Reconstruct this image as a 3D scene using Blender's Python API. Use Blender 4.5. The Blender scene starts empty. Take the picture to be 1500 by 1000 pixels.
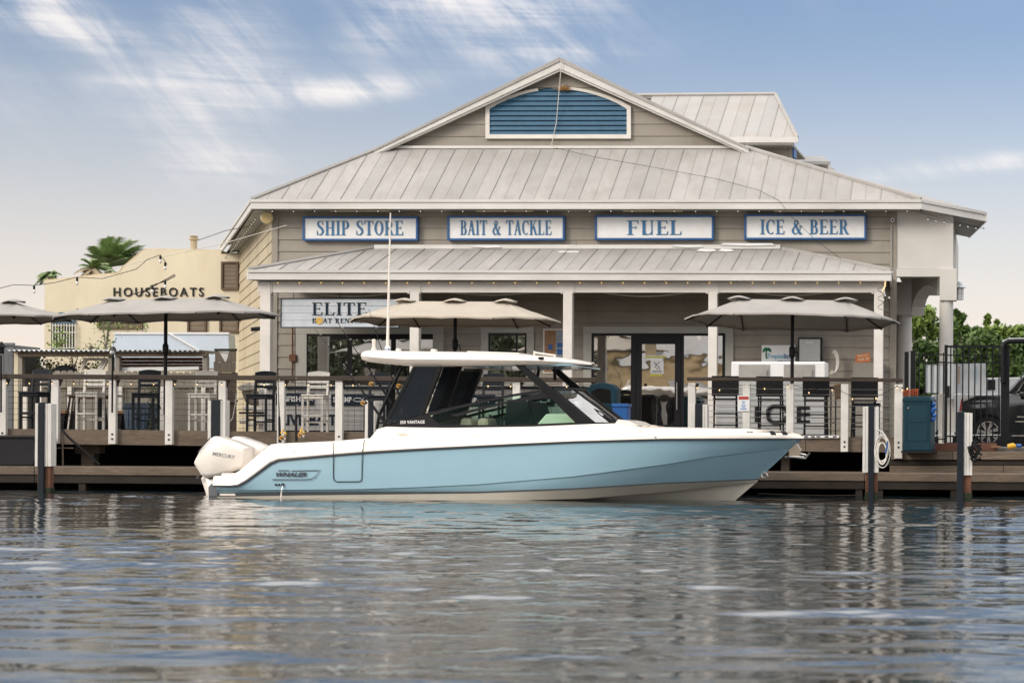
import bpy, bmesh, math, random
import numpy as np
from mathutils import Vector, Matrix
random.seed(7); rng = np.random.default_rng(7)
sc = bpy.context.scene
COL = sc.collection
R_ = math.radians

# ---------------------------------------------------------------- camera, light, exposure
FPX, HCAM, PX, PY, ROLL = 2917.0, 1.10, 1300.0, 642.0, 0.0061
cam_d = bpy.data.cameras.new('camera'); cam = bpy.data.objects.new('camera', cam_d); COL.objects.link(cam)
cam_d.sensor_width = 36.0; cam_d.lens = FPX / 1500 * 36
cam_d.shift_x = (750 - PX) / 1500; cam_d.shift_y = (PY - 500) / 1500
cam_d.clip_start = 0.5; cam_d.clip_end = 3000
cam_d.dof.use_dof = True; cam_d.dof.focus_distance = 36.5; cam_d.dof.aperture_fstop = 3.2
cam.matrix_world = Matrix.Translation((0, 0, HCAM)) @ Matrix.Rotation(R_(90), 4, 'X') @ Matrix.Rotation(ROLL, 4, 'Z')
sc.camera = cam

SUN_DIR = Vector((-0.62, -0.60, 0.47)).normalized()
world = bpy.data.worlds.new('World'); sc.world = world; world.use_nodes = True
def build_world():
    nt = world.node_tree; nt.nodes.clear(); N = nt.nodes.new; L = nt.links.new
    out = N('ShaderNodeOutputWorld'); bg = N('ShaderNodeBackground')
    sky = N('ShaderNodeTexSky'); sky.sky_type = 'NISHITA'; sky.sun_disc = False
    sky.sun_elevation = math.asin(SUN_DIR.z); sky.sun_rotation = math.atan2(SUN_DIR.x, SUN_DIR.y)
    sky.air_density = 1.0; sky.dust_density = 1.6; sky.ozone_density = 1.6
    tc = N('ShaderNodeTexCoord'); sep = N('ShaderNodeSeparateXYZ'); L(tc.outputs['Generated'], sep.inputs[0])
    def M(op, a, b=None, c=None):
        n = N('ShaderNodeMath'); n.operation = op
        for i, v in enumerate((a, b, c)):
            if v is None: continue
            if isinstance(v, (int, float)): n.inputs[i].default_value = v
            else: L(v, n.inputs[i])
        return n.outputs[0]
    az = M('ARCTAN2', sep.outputs[0], sep.outputs[1]); el = M('ARCSINE', sep.outputs[2])
    # thin cloud: soft patches torn into long level streaks
    def comb(x, y, z=0.0):
        c = N('ShaderNodeCombineXYZ')
        for i, v in enumerate((x, y, z)):
            if isinstance(v, (int, float)): c.inputs[i].default_value = v
            else: L(v, c.inputs[i])
        return c.outputs[0]
    def noise(vec, scale, detail, rough=.55, dist=0.0):
        n = N('ShaderNodeTexNoise'); L(vec, n.inputs['Vector']); n.inputs['Scale'].default_value = scale
        n.inputs['Detail'].default_value = detail; n.inputs['Roughness'].default_value = rough
        n.inputs['Distortion'].default_value = dist; return n.outputs['Fac']
    streak = noise(comb(M('MULTIPLY', az, 8.0), M('MULTIPLY', el, 230.0)), 1.0, 6, .62, .3)
    patch = noise(comb(M('MULTIPLY', az, 9.0), M('MULTIPLY', el, 22.0), 3.1), 1.0, 4, .55, .3)
    # banks of cloud where the photograph has them (azimuth, elevation, half-widths, weight, lean)
    banks = [(-.425,.208,.055,.010,.85,-.40), (-.40,.185,.03,.008,.5,-.3), (-.322,.188,.034,.024,.50,-.1), (-.33,.155,.035,.014,.45,.1), (-.262,.1655,.032,.0065,.80,.10),
             (-.325,.128,.035,.016,.45,.1), (-.36,.165,.03,.006,.35,.1), (-.19,.208,.055,.020,.75,.1), (-.165,.186,.045,.010,.5,.1), (-.255,.193,.016,.018,.45,0),
             (.045,.137,.075,.0055,.6,.12), (-.235,.215,.03,.01,.5,0), (.30,.16,.14,.03,.7,.1), (-.62,.17,.16,.04,.8,-.1),
             (-.9,.25,.2,.06,.7,0), (.7,.24,.22,.05,.7,.1), (0,.42,.4,.06,.5,.1), (-.5,.5,.3,.08,.6,0)]
    total = None
    for (a0, e0, wa, we, wt, lean) in banks:
        da = M('SUBTRACT', az, a0)
        de = M('SUBTRACT', M('SUBTRACT', el, e0), M('MULTIPLY', da, lean))
        q = M('ADD', M('POWER', M('ABSOLUTE', M('DIVIDE', da, wa)), 2.0), M('POWER', M('ABSOLUTE', M('DIVIDE', de, we)), 2.0))
        g = M('MULTIPLY', M('EXPONENT', M('MULTIPLY', q, -1.0)), wt)
        total = g if total is None else M('ADD', total, g)
    al = M('ADD', M('MULTIPLY', az, .72), M('MULTIPLY', el, -.69)); ac = M('ADD', M('MULTIPLY', az, .69), M('MULTIPLY', el, .72))
    fan = noise(comb(M('MULTIPLY', al, 16.0), M('MULTIPLY', ac, 62.0), 1.7), 1.0, 6, .62, .5)
    dens = M('MULTIPLY', total, M('ADD', M('ADD', M('MULTIPLY', fan, 2.4), M('MULTIPLY', streak, 1.1)), -1.0))
    dens = M('ADD', dens, M('MULTIPLY', M('SUBTRACT', patch, .5), .35))
    hi = N('ShaderNodeMapRange'); hi.interpolation_type = 'SMOOTHSTEP'; L(el, hi.inputs[0])   # bright overcast added above the view to whiten the water reflections
    hi.inputs[1].default_value = .19; hi.inputs[2].default_value = .36; hi.inputs[3].default_value = 0.0; hi.inputs[4].default_value = .95
    dens = M('ADD', dens, M('MULTIPLY', hi.outputs[0], M('ADD', patch, .45)))
    mr = N('ShaderNodeMapRange'); mr.interpolation_type = 'SMOOTHSTEP'; L(dens, mr.inputs[0])
    mr.inputs[1].default_value = .0; mr.inputs[2].default_value = 1.0; mr.inputs[3].default_value = 0.0; mr.inputs[4].default_value = .80
    # the pale band of evening air low in the sky, the same all round
    hz = N('ShaderNodeMapRange'); hz.interpolation_type = 'SMOOTHSTEP'; L(el, hz.inputs[0])
    hz.inputs[1].default_value = -.02; hz.inputs[2].default_value = .225; hz.inputs[3].default_value = .80; hz.inputs[4].default_value = .0
    mul = N('ShaderNodeMix'); mul.data_type = 'RGBA'; mul.blend_type = 'MULTIPLY'; mul.inputs[0].default_value = 1.0
    L(sky.outputs[0], mul.inputs[6]); mul.inputs[7].default_value = SKY_TINT
    m1 = N('ShaderNodeMix'); m1.data_type = 'RGBA'; L(hz.outputs[0], m1.inputs[0]); L(mul.outputs[2], m1.inputs[6]); m1.inputs[7].default_value = SKY_LOW
    m2 = N('ShaderNodeMix'); m2.data_type = 'RGBA'; L(mr.outputs[0], m2.inputs[0]); L(m1.outputs[2], m2.inputs[6])
    m3 = N('ShaderNodeMix'); m3.data_type = 'RGBA'; L(hi.outputs[0], m3.inputs[0]); m3.inputs[6].default_value = SKY_CLOUD; m3.inputs[7].default_value = SKY_HIGH; L(m3.outputs[2], m2.inputs[7])
    L(m2.outputs[2], bg.inputs[0]); bg.inputs[1].default_value = .09
    L(bg.outputs[0], out.inputs[0])
SKY_TINT = (1.00, .98, 1.06, 1); SKY_LOW = (10.2, 8.8, 7.8, 1); SKY_CLOUD = (9.3, 8.7, 8.3, 1); SKY_HIGH = (19.0, 18.4, 17.8, 1)
build_world()
sun_d = bpy.data.lights.new('sun', 'SUN'); sun = bpy.data.objects.new('sun', sun_d); COL.objects.link(sun)
sun_d.energy = 1.6; sun_d.angle = R_(20); sun_d.color = (1.0, .90, .78)
sun.rotation_euler = (-SUN_DIR).to_track_quat('-Z', 'Y').to_euler()
sc.view_settings.view_transform = 'Standard'; sc.view_settings.look = 'None'
sc.view_settings.gamma = 1; sc.view_settings.use_curve_mapping = False
sc.view_settings.exposure = 0.38
sc.render.engine = 'CYCLES'; sc.cycles.use_denoising = True
sc.cycles.max_bounces = 8; sc.cycles.transparent_max_bounces = 16

# ---------------------------------------------------------------- materials
MATS = {}
def srgb(r, g, b):
    f = lambda c: (c/255/12.92) if c/255 <= .04045 else ((c/255+.055)/1.055)**2.4
    return (f(r), f(g), f(b))
def mat(name, col, rough=.6, metal=0.0, var=.12, scale=3.0, stretch=(1,1,1), bump=0.0, bscale=None, dirt=0.0,
        dirtcol=(.10,.08,.06), dstretch=(1,1,1), dscale=.7, island=0.0, coat=0.0, emit=None, grain=0.0, gstretch=(1,1,1), spec=None):
    if name in MATS: return MATS[name]
    m = bpy.data.materials.new(name); m.use_nodes = True; MATS[name] = m
    nt = m.node_tree; nt.nodes.clear(); N = nt.nodes.new; L = nt.links.new
    out = N('ShaderNodeOutputMaterial'); b = N('ShaderNodeBsdfPrincipled'); L(b.outputs[0], out.inputs[0])
    b.inputs['Roughness'].default_value = rough; b.inputs['Metallic'].default_value = metal
    if max(col) < .07 and metal == 0 and not coat: b.inputs['Specular IOR Level'].default_value = .18
    if spec is not None: b.inputs['IOR'].default_value = spec
    if coat: b.inputs['Coat Weight'].default_value = coat; b.inputs['Coat Roughness'].default_value = .06
    tc = N('ShaderNodeTexCoord')
    def noise(sc_, det, st, lo=None, hi=None, rough_=.6):
        mp = N('ShaderNodeMapping'); mp.inputs['Scale'].default_value = st; L(tc.outputs['Object'], mp.inputs[0])
        n = N('ShaderNodeTexNoise'); L(mp.outputs[0], n.inputs['Vector']); n.inputs['Scale'].default_value = sc_
        n.inputs['Detail'].default_value = det; n.inputs['Roughness'].default_value = rough_
        if lo is None: return n.outputs['Fac']
        mr = N('ShaderNodeMapRange'); L(n.outputs['Fac'], mr.inputs[0]); mr.inputs[1].default_value = lo; mr.inputs[2].default_value = hi
        return mr.outputs[0]
    def mix(fac, a, b_, mode='MIX'):
        x = N('ShaderNodeMix'); x.data_type = 'RGBA'; x.blend_type = mode
        if isinstance(fac, float): x.inputs[0].default_value = fac
        else: L(fac, x.inputs[0])
        for i, v in ((6, a), (7, b_)):
            if isinstance(v, tuple): x.inputs[i].default_value = (*v[:3], 1)
            else: L(v, x.inputs[i])
        return x.outputs[2]
    c = (col[0], col[1], col[2])
    lo = tuple(v*(1-var) for v in c); hi = tuple(min(1, v*(1+var)) for v in c)
    colr = mix(noise(scale, 5, stretch, .3, .7), lo, hi)
    if grain:
        g = noise(14, 6, gstretch, .3, .7)
        colr = mix(g, colr, mix(1.0, colr, tuple([1-grain]*3), 'MULTIPLY'))
    if island:
        ge = N('ShaderNodeNewGeometry'); oi = N('ShaderNodeObjectInfo')
        ad = N('ShaderNodeMath'); ad.operation = 'ADD'; L(ge.outputs['Random Per Island'], ad.inputs[0]); L(oi.outputs['Random'], ad.inputs[1])
        fr = N('ShaderNodeMath'); fr.operation = 'FRACT'; L(ad.outputs[0], fr.inputs[0])
        hs = N('ShaderNodeHueSaturation'); L(colr, hs.inputs['Color'])
        mr = N('ShaderNodeMapRange'); L(fr.outputs[0], mr.inputs[0]); mr.inputs[3].default_value = 1-island; mr.inputs[4].default_value = 1+island
        L(mr.outputs[0], hs.inputs['Value']); colr = hs.outputs[0]
    if dirt:
        d = noise(dscale, 8, dstretch, .45, .72, .7)
        mm = N('ShaderNodeMath'); mm.operation = 'MULTIPLY'; L(d, mm.inputs[0]); mm.inputs[1].default_value = dirt
        colr = mix(mm.outputs[0], colr, dirtcol)
    L(colr, b.inputs['Base Color'])
    rr = N('ShaderNodeMapRange'); L(noise(scale*2.3, 4, stretch), rr.inputs[0]); dv = .015 if coat else .08; rr.inputs[3].default_value = max(.02, rough-dv); rr.inputs[4].default_value = min(1, rough+dv)
    L(rr.outputs[0], b.inputs['Roughness'])
    if bump:
        bp = N('ShaderNodeBump'); bp.inputs['Strength'].default_value = min(1, bump); bp.inputs['Distance'].default_value = .01
        L(noise(bscale or scale*6, 6, gstretch if grain else stretch), bp.inputs['Height']); L(bp.outputs[0], b.inputs['Normal'])
    if emit:
        b.inputs['Emission Color'].default_value = (*emit[:3], 1); b.inputs['Emission Strength'].default_value = emit[3]
    return m
def glass(name, tint=(1,1,1), refl=.25, opaque=0.0, dark=(.02,.025,.03)):
    if name in MATS: return MATS[name]
    m = bpy.data.materials.new(name); m.use_nodes = True; MATS[name] = m
    nt = m.node_tree; nt.nodes.clear(); N = nt.nodes.new; L = nt.links.new
    out = N('ShaderNodeOutputMaterial'); tr = N('ShaderNodeBsdfTransparent'); tr.inputs[0].default_value = (*tint, 1)
    gl = N('ShaderNodeBsdfGlossy'); gl.inputs['Roughness'].default_value = .015; df = N('ShaderNodeBsdfDiffuse'); df.inputs[0].default_value = (*dark, 1)
    # gentle waviness of real panes
    tc = N('ShaderNodeTexCoord'); n = N('ShaderNodeTexNoise'); n.inputs['Scale'].default_value = 1.3; L(tc.outputs['Object'], n.inputs['Vector'])
    bp = N('ShaderNodeBump'); bp.inputs['Strength'].default_value = .22; bp.inputs['Distance'].default_value = .02; L(n.outputs['Fac'], bp.inputs['Height']); L(bp.outputs[0], gl.inputs['Normal'])
    m1 = N('ShaderNodeMixShader'); m1.inputs[0].default_value = opaque; L(tr.outputs[0], m1.inputs[1]); L(df.outputs[0], m1.inputs[2])
    m2 = N('ShaderNodeMixShader'); m2.inputs[0].default_value = refl; L(m1.outputs[0], m2.inputs[1]); L(gl.outputs[0], m2.inputs[2])
    L(m2.outputs[0], out.inputs[0]); return m

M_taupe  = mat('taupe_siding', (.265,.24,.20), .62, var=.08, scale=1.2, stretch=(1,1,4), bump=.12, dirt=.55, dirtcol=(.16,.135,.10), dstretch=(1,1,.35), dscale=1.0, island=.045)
M_cream  = mat('sunlit_cream', (.46,.395,.27), .65, var=.08, scale=1.2, bump=.12, dirt=.55, dirtcol=(.26,.20,.12), dstretch=(2,2,.25), island=.05)  # siding with the warm light from the left put into its colour
M_white  = mat('white_trim', (.66,.63,.58), .5, var=.06, scale=2, dirt=.30, dirtcol=(.36,.33,.28), dstretch=(.5,.5,1.5), dscale=1.6, bump=.06)
M_fascia = mat('fascia_white', (.60,.59,.56), .5, var=.07, scale=1.5, dirt=.45, dirtcol=(.30,.28,.24), dstretch=(.25,.25,3), dscale=1.2, bump=.06)
M_postw  = mat('post_white', (.62,.60,.56), .6, var=.09, scale=3, dirt=.42, dirtcol=(.32,.30,.27), dstretch=(3,3,.7), dscale=1.8, bump=.15)
M_roof   = mat('roof_metal', (.335,.322,.305), .62, metal=.0, var=.09, scale=.8, bump=.05, dirt=.65, dirtcol=(.245,.23,.21), dstretch=(1.6,.35,1), dscale=1.6, island=.07)
M_seam   = mat('roof_seam', (.31,.292,.27), .6, metal=.0, var=.1)
M_roof2  = mat('roof_metal_old', (.36,.355,.345), .6, metal=.0, var=.1, scale=.6, dirt=.5, dirtcol=(.33,.24,.15), dscale=.5, island=.06)
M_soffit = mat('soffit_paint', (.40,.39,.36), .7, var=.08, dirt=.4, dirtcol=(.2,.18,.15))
M_stucco = mat('pale_stucco', (.56,.54,.50), .85, var=.04, scale=1.2, bump=.25, bscale=60, dirt=.2, dirtcol=(.38,.36,.32))
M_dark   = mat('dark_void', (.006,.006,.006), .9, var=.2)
M_blue   = mat('sign_blue', (.012,.080,.235), .4, var=.10, scale=6)
M_blue2  = mat('sign_letter_blue', (.025,.13,.28), .45, var=.12, scale=9)
M_signw  = mat('sign_white', (.70,.71,.71), .4, var=.04, scale=3, dirt=.22, dirtcol=(.46,.42,.34), dscale=1.4)
M_louver = mat('louver_blue', (.028,.095,.165), .55, var=.12, scale=5, bump=.15, dirt=.25, dirtcol=(.06,.18,.27), dscale=4)
M_trimg  = mat('window_trim_grey', (.36,.355,.32), .6, var=.05, scale=2, dirt=.2, dirtcol=(.2,.19,.16))
M_black  = mat('black_frame', (.012,.012,.014), .45, var=.2)
M_blackm = mat('black_metal', (.007,.008,.009), .45, var=.2)
M_brown  = mat('rail_wood', (.060,.046,.036), .55, var=.25, scale=4, stretch=(.4,1,1), grain=.35, gstretch=(.3,6,6), bump=.3)
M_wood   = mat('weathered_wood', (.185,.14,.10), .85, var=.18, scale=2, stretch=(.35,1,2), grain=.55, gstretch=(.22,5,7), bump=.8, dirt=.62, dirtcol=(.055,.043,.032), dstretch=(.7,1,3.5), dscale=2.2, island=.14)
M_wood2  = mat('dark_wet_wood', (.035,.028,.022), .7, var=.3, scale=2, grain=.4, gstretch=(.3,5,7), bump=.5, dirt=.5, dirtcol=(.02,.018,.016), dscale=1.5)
M_woodv  = mat('picket_wood', (.27,.245,.20), .85, var=.14, scale=2, grain=.35, gstretch=(7,7,.3), bump=.4, dirt=.3, dirtcol=(.09,.075,.06), dstretch=(2,2,.5), island=.10)
M_woodr  = mat('red_brown_wood', (.16,.062,.030), .7, var=.3, scale=2, grain=.4, gstretch=(.3,5,7), bump=.3)
M_rust   = mat('rusty_pile', (.13,.055,.028), .85, var=.4, scale=6, bump=.5, dirt=.5, dirtcol=(.03,.025,.02))
M_grey   = mat('grey_paint', (.11,.118,.125), .65, var=.1)
M_char   = mat('charcoal_resin', (.012,.016,.021), .5, var=.12)
M_whitep = mat('white_resin', (.66,.63,.57), .5, var=.06, dirt=.2, dirtcol=(.4,.37,.3))
M_tan    = mat('tan_stucco', (.60,.54,.40), .9, var=.06, scale=.5, bump=.5, bscale=14, dirt=.5, dirtcol=(.47,.40,.28), dstretch=(1,1,.4), dscale=.9)
M_fabg   = mat('umbrella_grey', (.31,.295,.275), .9, var=.10, scale=1.5, bump=.1, dirt=.3, dirtcol=(.22,.21,.19), dscale=1.2)
M_fabb   = mat('umbrella_beige', (.40,.355,.29), .9, var=.07, scale=2, bump=.1)
M_hull   = mat('hull_blue', (.30,.475,.56), .16, var=.015, coat=.7, dirt=.0)
M_gel    = mat('gelcoat_white', (.74,.68,.61), .28, var=.008, coat=.35)
M_gelb   = mat('bottom_cream', (.60,.56,.47), .4, var=.05)
M_boot   = mat('boot_stripe', (.055,.060,.065), .4, var=.15)
M_engine = mat('engine_white', (.72,.67,.61), .25, var=.02, coat=.4)
M_chrome = mat('chrome', (.75,.73,.70), .18, metal=1, var=.04)
M_gold   = mat('gold_reel', (.45,.26,.08), .3, metal=1, var=.15)
M_decal  = mat('decal_dark', (.05,.055,.065), .4, var=.05)
M_decalg = mat('decal_grey', (.22,.22,.23), .4, var=.05)
M_textw  = mat('print_white', (.75,.75,.74), .6, var=.02)
M_navy   = mat('print_navy', (.010,.020,.032), .6, var=.1)
M_teal   = mat('teal_plastic', (.006,.032,.047), .5, var=.1)
M_binb   = mat('blue_plastic', (.06,.10,.155), .5, var=.08)
M_bright = mat('bright_blue', (.008,.085,.30), .4, var=.1)
M_bulb   = mat('warm_bulb', (.9,.75,.5), .3, emit=(1,.55,.18,.7))
M_bulboff= mat('clear_bulb', (.72,.70,.66), .15, var=.05)
M_wire   = mat('black_wire', (.012,.012,.012), .6)
M_wirew  = mat('pale_wire', (.6,.56,.5), .6)
M_steel  = mat('steel_cable', (.42,.42,.41), .35, metal=.8)
M_store  = glass('storefront_glass', refl=.72, opaque=1.0, dark=(.02,.02,.018))
M_boatg  = glass('boat_glass', tint=(.88,1.0,.94), refl=.05)
M_wind   = glass('windshield_glass', tint=(.70,.76,.78), refl=.5)
M_smoke  = glass('smoked_panel', tint=(.25,.28,.31), refl=.05, opaque=.88, dark=(.020,.024,.030))
M_cont   = mat('pale_blue_sheet', (.52,.60,.68), .6, var=.04, dirt=.15, dirtcol=(.4,.45,.5), dstretch=(3,3,.3))
M_corr   = mat('corrugated_zinc', (.55,.58,.60), .4, metal=.4, var=.1)
M_alu    = mat('aluminium', (.36,.36,.35), .4, metal=.6, var=.08)
M_leaf   = mat('mangrove_leaf', (.17,.25,.045), .55, var=.35, scale=.35, island=.45)
M_leafd  = mat('dark_leaf', (.095,.16,.035), .55, var=.3, scale=.4, island=.4)
M_palm   = mat('palm_leaf', (.20,.28,.10), .5, var=.25, scale=.5, island=.35)
M_dry    = mat('dry_frond', (.34,.27,.18), .8, var=.2, island=.3)
M_bark   = mat('bark', (.13,.105,.08), .9, var=.3, scale=5, bump=.6)
M_carb   = mat('car_paint', (.008,.010,.012), .15, var=.1, coat=1.0)
M_tyre   = mat('rubber', (.018,.018,.018), .8, var=.1)
M_ground = mat('asphalt_lot', (.11,.105,.10), .9, var=.15, scale=.6, bump=.3)

# ---------------------------------------------------------------- geometry helpers
cR, sR = math.cos(ROLL), math.sin(ROLL)
def ray(px, py):
    u, v = px-PX, PY-py
    return ((u*cR - v*sR)/FPX, (u*sR + v*cR)/FPX)
def P(px, py, Y):
    a, b = ray(px, py); return Vector((a*Y, Y, b*Y + HCAM))
class Plane:
    """upright plane through two points; s runs along it, o metres towards the viewer, z up"""
    def __init__(s, A, B):
        s.A = Vector((A[0], A[1])); d = Vector((B[0], B[1])) - s.A; s.e = d.normalized()
        n = Vector((s.e.y, -s.e.x)); s.n = n if n.dot(-s.A) > 0 else -n
    def at(s, px, py, o=0.0):
        a, b = ray(px, py); t = (s.A.dot(s.n) + o) / (a*s.n.x + s.n.y); return Vector((a*t, t, b*t + HCAM))
    def w(s, u, o, z):
        q = s.A + s.e*u + s.n*o; return Vector((q.x, q.y, z))
    def sz(s, px, py, o=0.0):
        p = s.at(px, py, o); return ((Vector((p.x, p.y)) - s.A).dot(s.e), p.z)
    @property
    def n3(s): return Vector((s.n.x, s.n.y, 0))
    @property
    def e3(s): return Vector((s.e.x, s.e.y, 0))
def planeP(px0, Y0, px1, Y1):
    a = P(px0, 600, Y0); b = P(px1, 600, Y1); return Plane((a.x, a.y), (b.x, b.y))
FAC  = planeP(368, 48.7, 1345, 47.9)      # shop wall
RAIL = planeP(0, 40.0, 1300, 38.9)        # railing along the upper deck
LOW  = planeP(0, 38.7, 1300, 37.7)        # lower dock face
BOAT = planeP(300, 36.3, 1176, 35.0)      # centre plane of the boat
LIFE = planeP(0, 36.7, 1300, 36.1)        # outer piles

ORG = {}
class MB:
    def __init__(s): s.v = []; s.f = []
    def add(s, vs, fs):
        k = len(s.v); s.v += [tuple(v) for v in vs]; s.f += [tuple(i+k for i in f) for f in fs]; return s
    def prism(s, pts, ext):
        n = len(pts); pts = [Vector(p) for p in pts]; ext = Vector(ext)
        return s.add(pts + [p+ext for p in pts], [tuple(range(n)), tuple(range(2*n-1, n-1, -1))] + [((i+1) % n, i, n+i, n+(i+1) % n) for i in range(n)])
    def box(s, x0, y0, z0, x1, y1, z1):
        return s.prism([(x0,y0,z0),(x1,y0,z0),(x1,y0,z1),(x0,y0,z1)], (0, y1-y0, 0))
    def rect(s, pl, x0, y0, x1, y1, o, th):
        """pixel rectangle on plane pl with its face o metres towards the viewer, th thick; sides upright"""
        ym = (y0+y1)/2; s0 = pl.sz(x0, ym, o)[0]; s1 = pl.sz(x1, ym, o)[0]
        zz = [pl.sz(x0, y1, o)[1], pl.sz(x1, y1, o)[1], pl.sz(x1, y0, o)[1], pl.sz(x0, y0, o)[1]]
        return s.prism([pl.w(s0,o,zz[0]), pl.w(s1,o,zz[1]), pl.w(s1,o,zz[2]), pl.w(s0,o,zz[3])], -pl.n3*th)
    def lrect(s, pl, s0, z0, s1, z1, o, th):
        return s.prism([pl.w(s0,o,z0), pl.w(s1,o,z0), pl.w(s1,o,z1), pl.w(s0,o,z1)], -pl.n3*th)
    def poly(s, pl, pts, o, th): return s.prism([pl.at(x, y, o) for x, y in pts], -pl.n3*th)
    def frame(s, pl, x0, y0, x1, y1, w, o, th, w2=None):
        w2 = w2 or w; e = .003
        s.rect(pl, x0, y0, x1, y0+w2, o, th); s.rect(pl, x0, y1-w2, x1, y1, o, th)
        s.rect(pl, x0, y0+w2, x0+w, y1-w2, o-e, th); return s.rect(pl, x1-w, y0+w2, x1, y1-w2, o-e, th)
    def tube(s, path, r, n=6, cap=True):
        path = [Vector(p) for p in path]; m = len(path); rr = r if isinstance(r, (list, tuple)) else [r]*m
        vs = []; up = None
        for i, p in enumerate(path):
            t = (path[min(i+1, m-1)] - path[max(i-1, 0)]).normalized()
            if up is None: up = Vector((0,0,1)) if abs(t.z) < .9 else Vector((1,0,0))
            a = t.cross(up)
            if a.length < 1e-4: a = t.orthogonal()
            a.normalize(); b = a.cross(t); up = b
            for k in range(n):
                g = 2*math.pi*k/n; vs.append(p + (a*math.cos(g) + b*math.sin(g))*rr[i])
        fs = [(i*n+k, i*n+(k+1) % n, (i+1)*n+(k+1) % n, (i+1)*n+k) for i in range(m-1) for k in range(n)]
        if cap: fs += [tuple(range(n-1, -1, -1)), tuple(range((m-1)*n, m*n))]
        return s.add(vs, fs)
    def lathe(s, c, prof, n=12):
        """prof: list of (radius, z)"""
        c = Vector(c); vs = []
        for r, z in prof:
            for k in range(n):
                g = 2*math.pi*k/n; vs.append(c + Vector((r*math.cos(g), r*math.sin(g), z)))
        m = len(prof); fs = [(i*n+k, i*n+(k+1) % n, (i+1)*n+(k+1) % n, (i+1)*n+k) for i in range(m-1) for k in range(n)]
        return s.add(vs, fs + [tuple(range(n-1,-1,-1)), tuple(range((m-1)*n, m*n))])
    def ball(s, c, r, n=8, sz=1.0):
        prof = [(r*math.sin(math.pi*i/(n//2+1)) + 1e-4, -r*sz*math.cos(math.pi*i/(n//2+1))) for i in range(n//2+2)]
        return s.lathe(c, prof, n)
    def grid(s, rows, closed=False):
        """loft: rows of equal length point lists"""
        n = len(rows[0]); vs = [p for r in rows for p in r]
        fs = [(i*n+k, i*n+(k+1) % n, (i+1)*n+(k+1) % n, (i+1)*n+k) for i in range(len(rows)-1) for k in range(n if closed else n-1)]
        return s.add(vs, fs)
    def build(s, name, m, parent=None, label=None, smooth=None, bevel=0, org=None, kind=None, sub=0, solid=0):
        me = bpy.data.meshes.new(name)
        o0 = ORG[parent.name] if parent is not None else Vector(org) if org is not None else Vector((0,0,0))
        me.from_pydata([(v[0]-o0.x, v[1]-o0.y, v[2]-o0.z) for v in s.v], [], s.f); me.update()
        bm = bmesh.new(); bm.from_mesh(me)
        if smooth: bmesh.ops.remove_doubles(bm, verts=bm.verts, dist=1e-5)
        bmesh.ops.recalc_face_normals(bm, faces=bm.faces); bm.to_mesh(me); bm.free()
        me.materials.append(m)
        if smooth:
            me.shade_smooth(); me.set_sharp_from_angle(angle=R_(smooth))
        o = bpy.data.objects.new(name, me); COL.objects.link(o)
        if parent is not None: o.parent = parent
        else: o.location = o0
        ORG[o.name] = o0
        if bevel:
            b = o.modifiers.new('bevel', 'BEVEL'); b.width = bevel; b.segments = 2; b.limit_method = 'ANGLE'; b.angle_limit = R_(35)
        if solid:
            b = o.modifiers.new('thickness', 'SOLIDIFY'); b.thickness = solid; b.offset = -1
        if sub:
            b = o.modifiers.new('smooth', 'SUBSURF'); b.levels = sub; b.render_levels = sub
        if label: o['label'] = label
        if kind: o['kind'] = kind
        return o
def thing(name, label, cat, loc=(0,0,0), group=None):
    o = bpy.data.objects.new(name, None); COL.objects.link(o); o.location = loc; ORG[o.name] = Vector(loc)
    o.empty_display_size = .2; o['label'] = label; o['category'] = cat
    if group: o['group'] = group
    return o
def tag(o, label, cat, group=None):
    o['label'] = label; o['category'] = cat
    if group: o['group'] = group
    return o
def dup(root, loc, rz=0.0, label=None, group=None, scale=None):
    def cp(o, par):
        c = o.copy(); COL.objects.link(c)
        if par is not None: c.parent = par; c.matrix_parent_inverse = o.matrix_parent_inverse.copy()
        for ch in o.children: cp(ch, c)
        return c
    r = cp(root, None); r.location = loc; r.rotation_euler = (0, 0, rz)
    if label: r['label'] = label
    if group: r['group'] = group
    if scale: r.scale = scale
    return r
def clip(poly, f):
    """keep the part of a 2D convex polygon where f(p) >= 0 (f linear)"""
    out = []
    for i, p in enumerate(poly):
        q = poly[(i+1) % len(poly)]; a, b = f(p), f(q)
        if a >= 0: out.append(p)
        if (a >= 0) != (b >= 0):
            t = a/(a-b); out.append((p[0]+(q[0]-p[0])*t, p[1]+(q[1]-p[1])*t))
    return out
def lerp_tab(tab, x):
    if x <= tab[0][0]: return tab[0][1]
    for (a, b), (c, d) in zip(tab, tab[1:]):
        if x <= c: return b + (d-b)*(x-a)/(c-a)
    return tab[-1][1]

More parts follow.
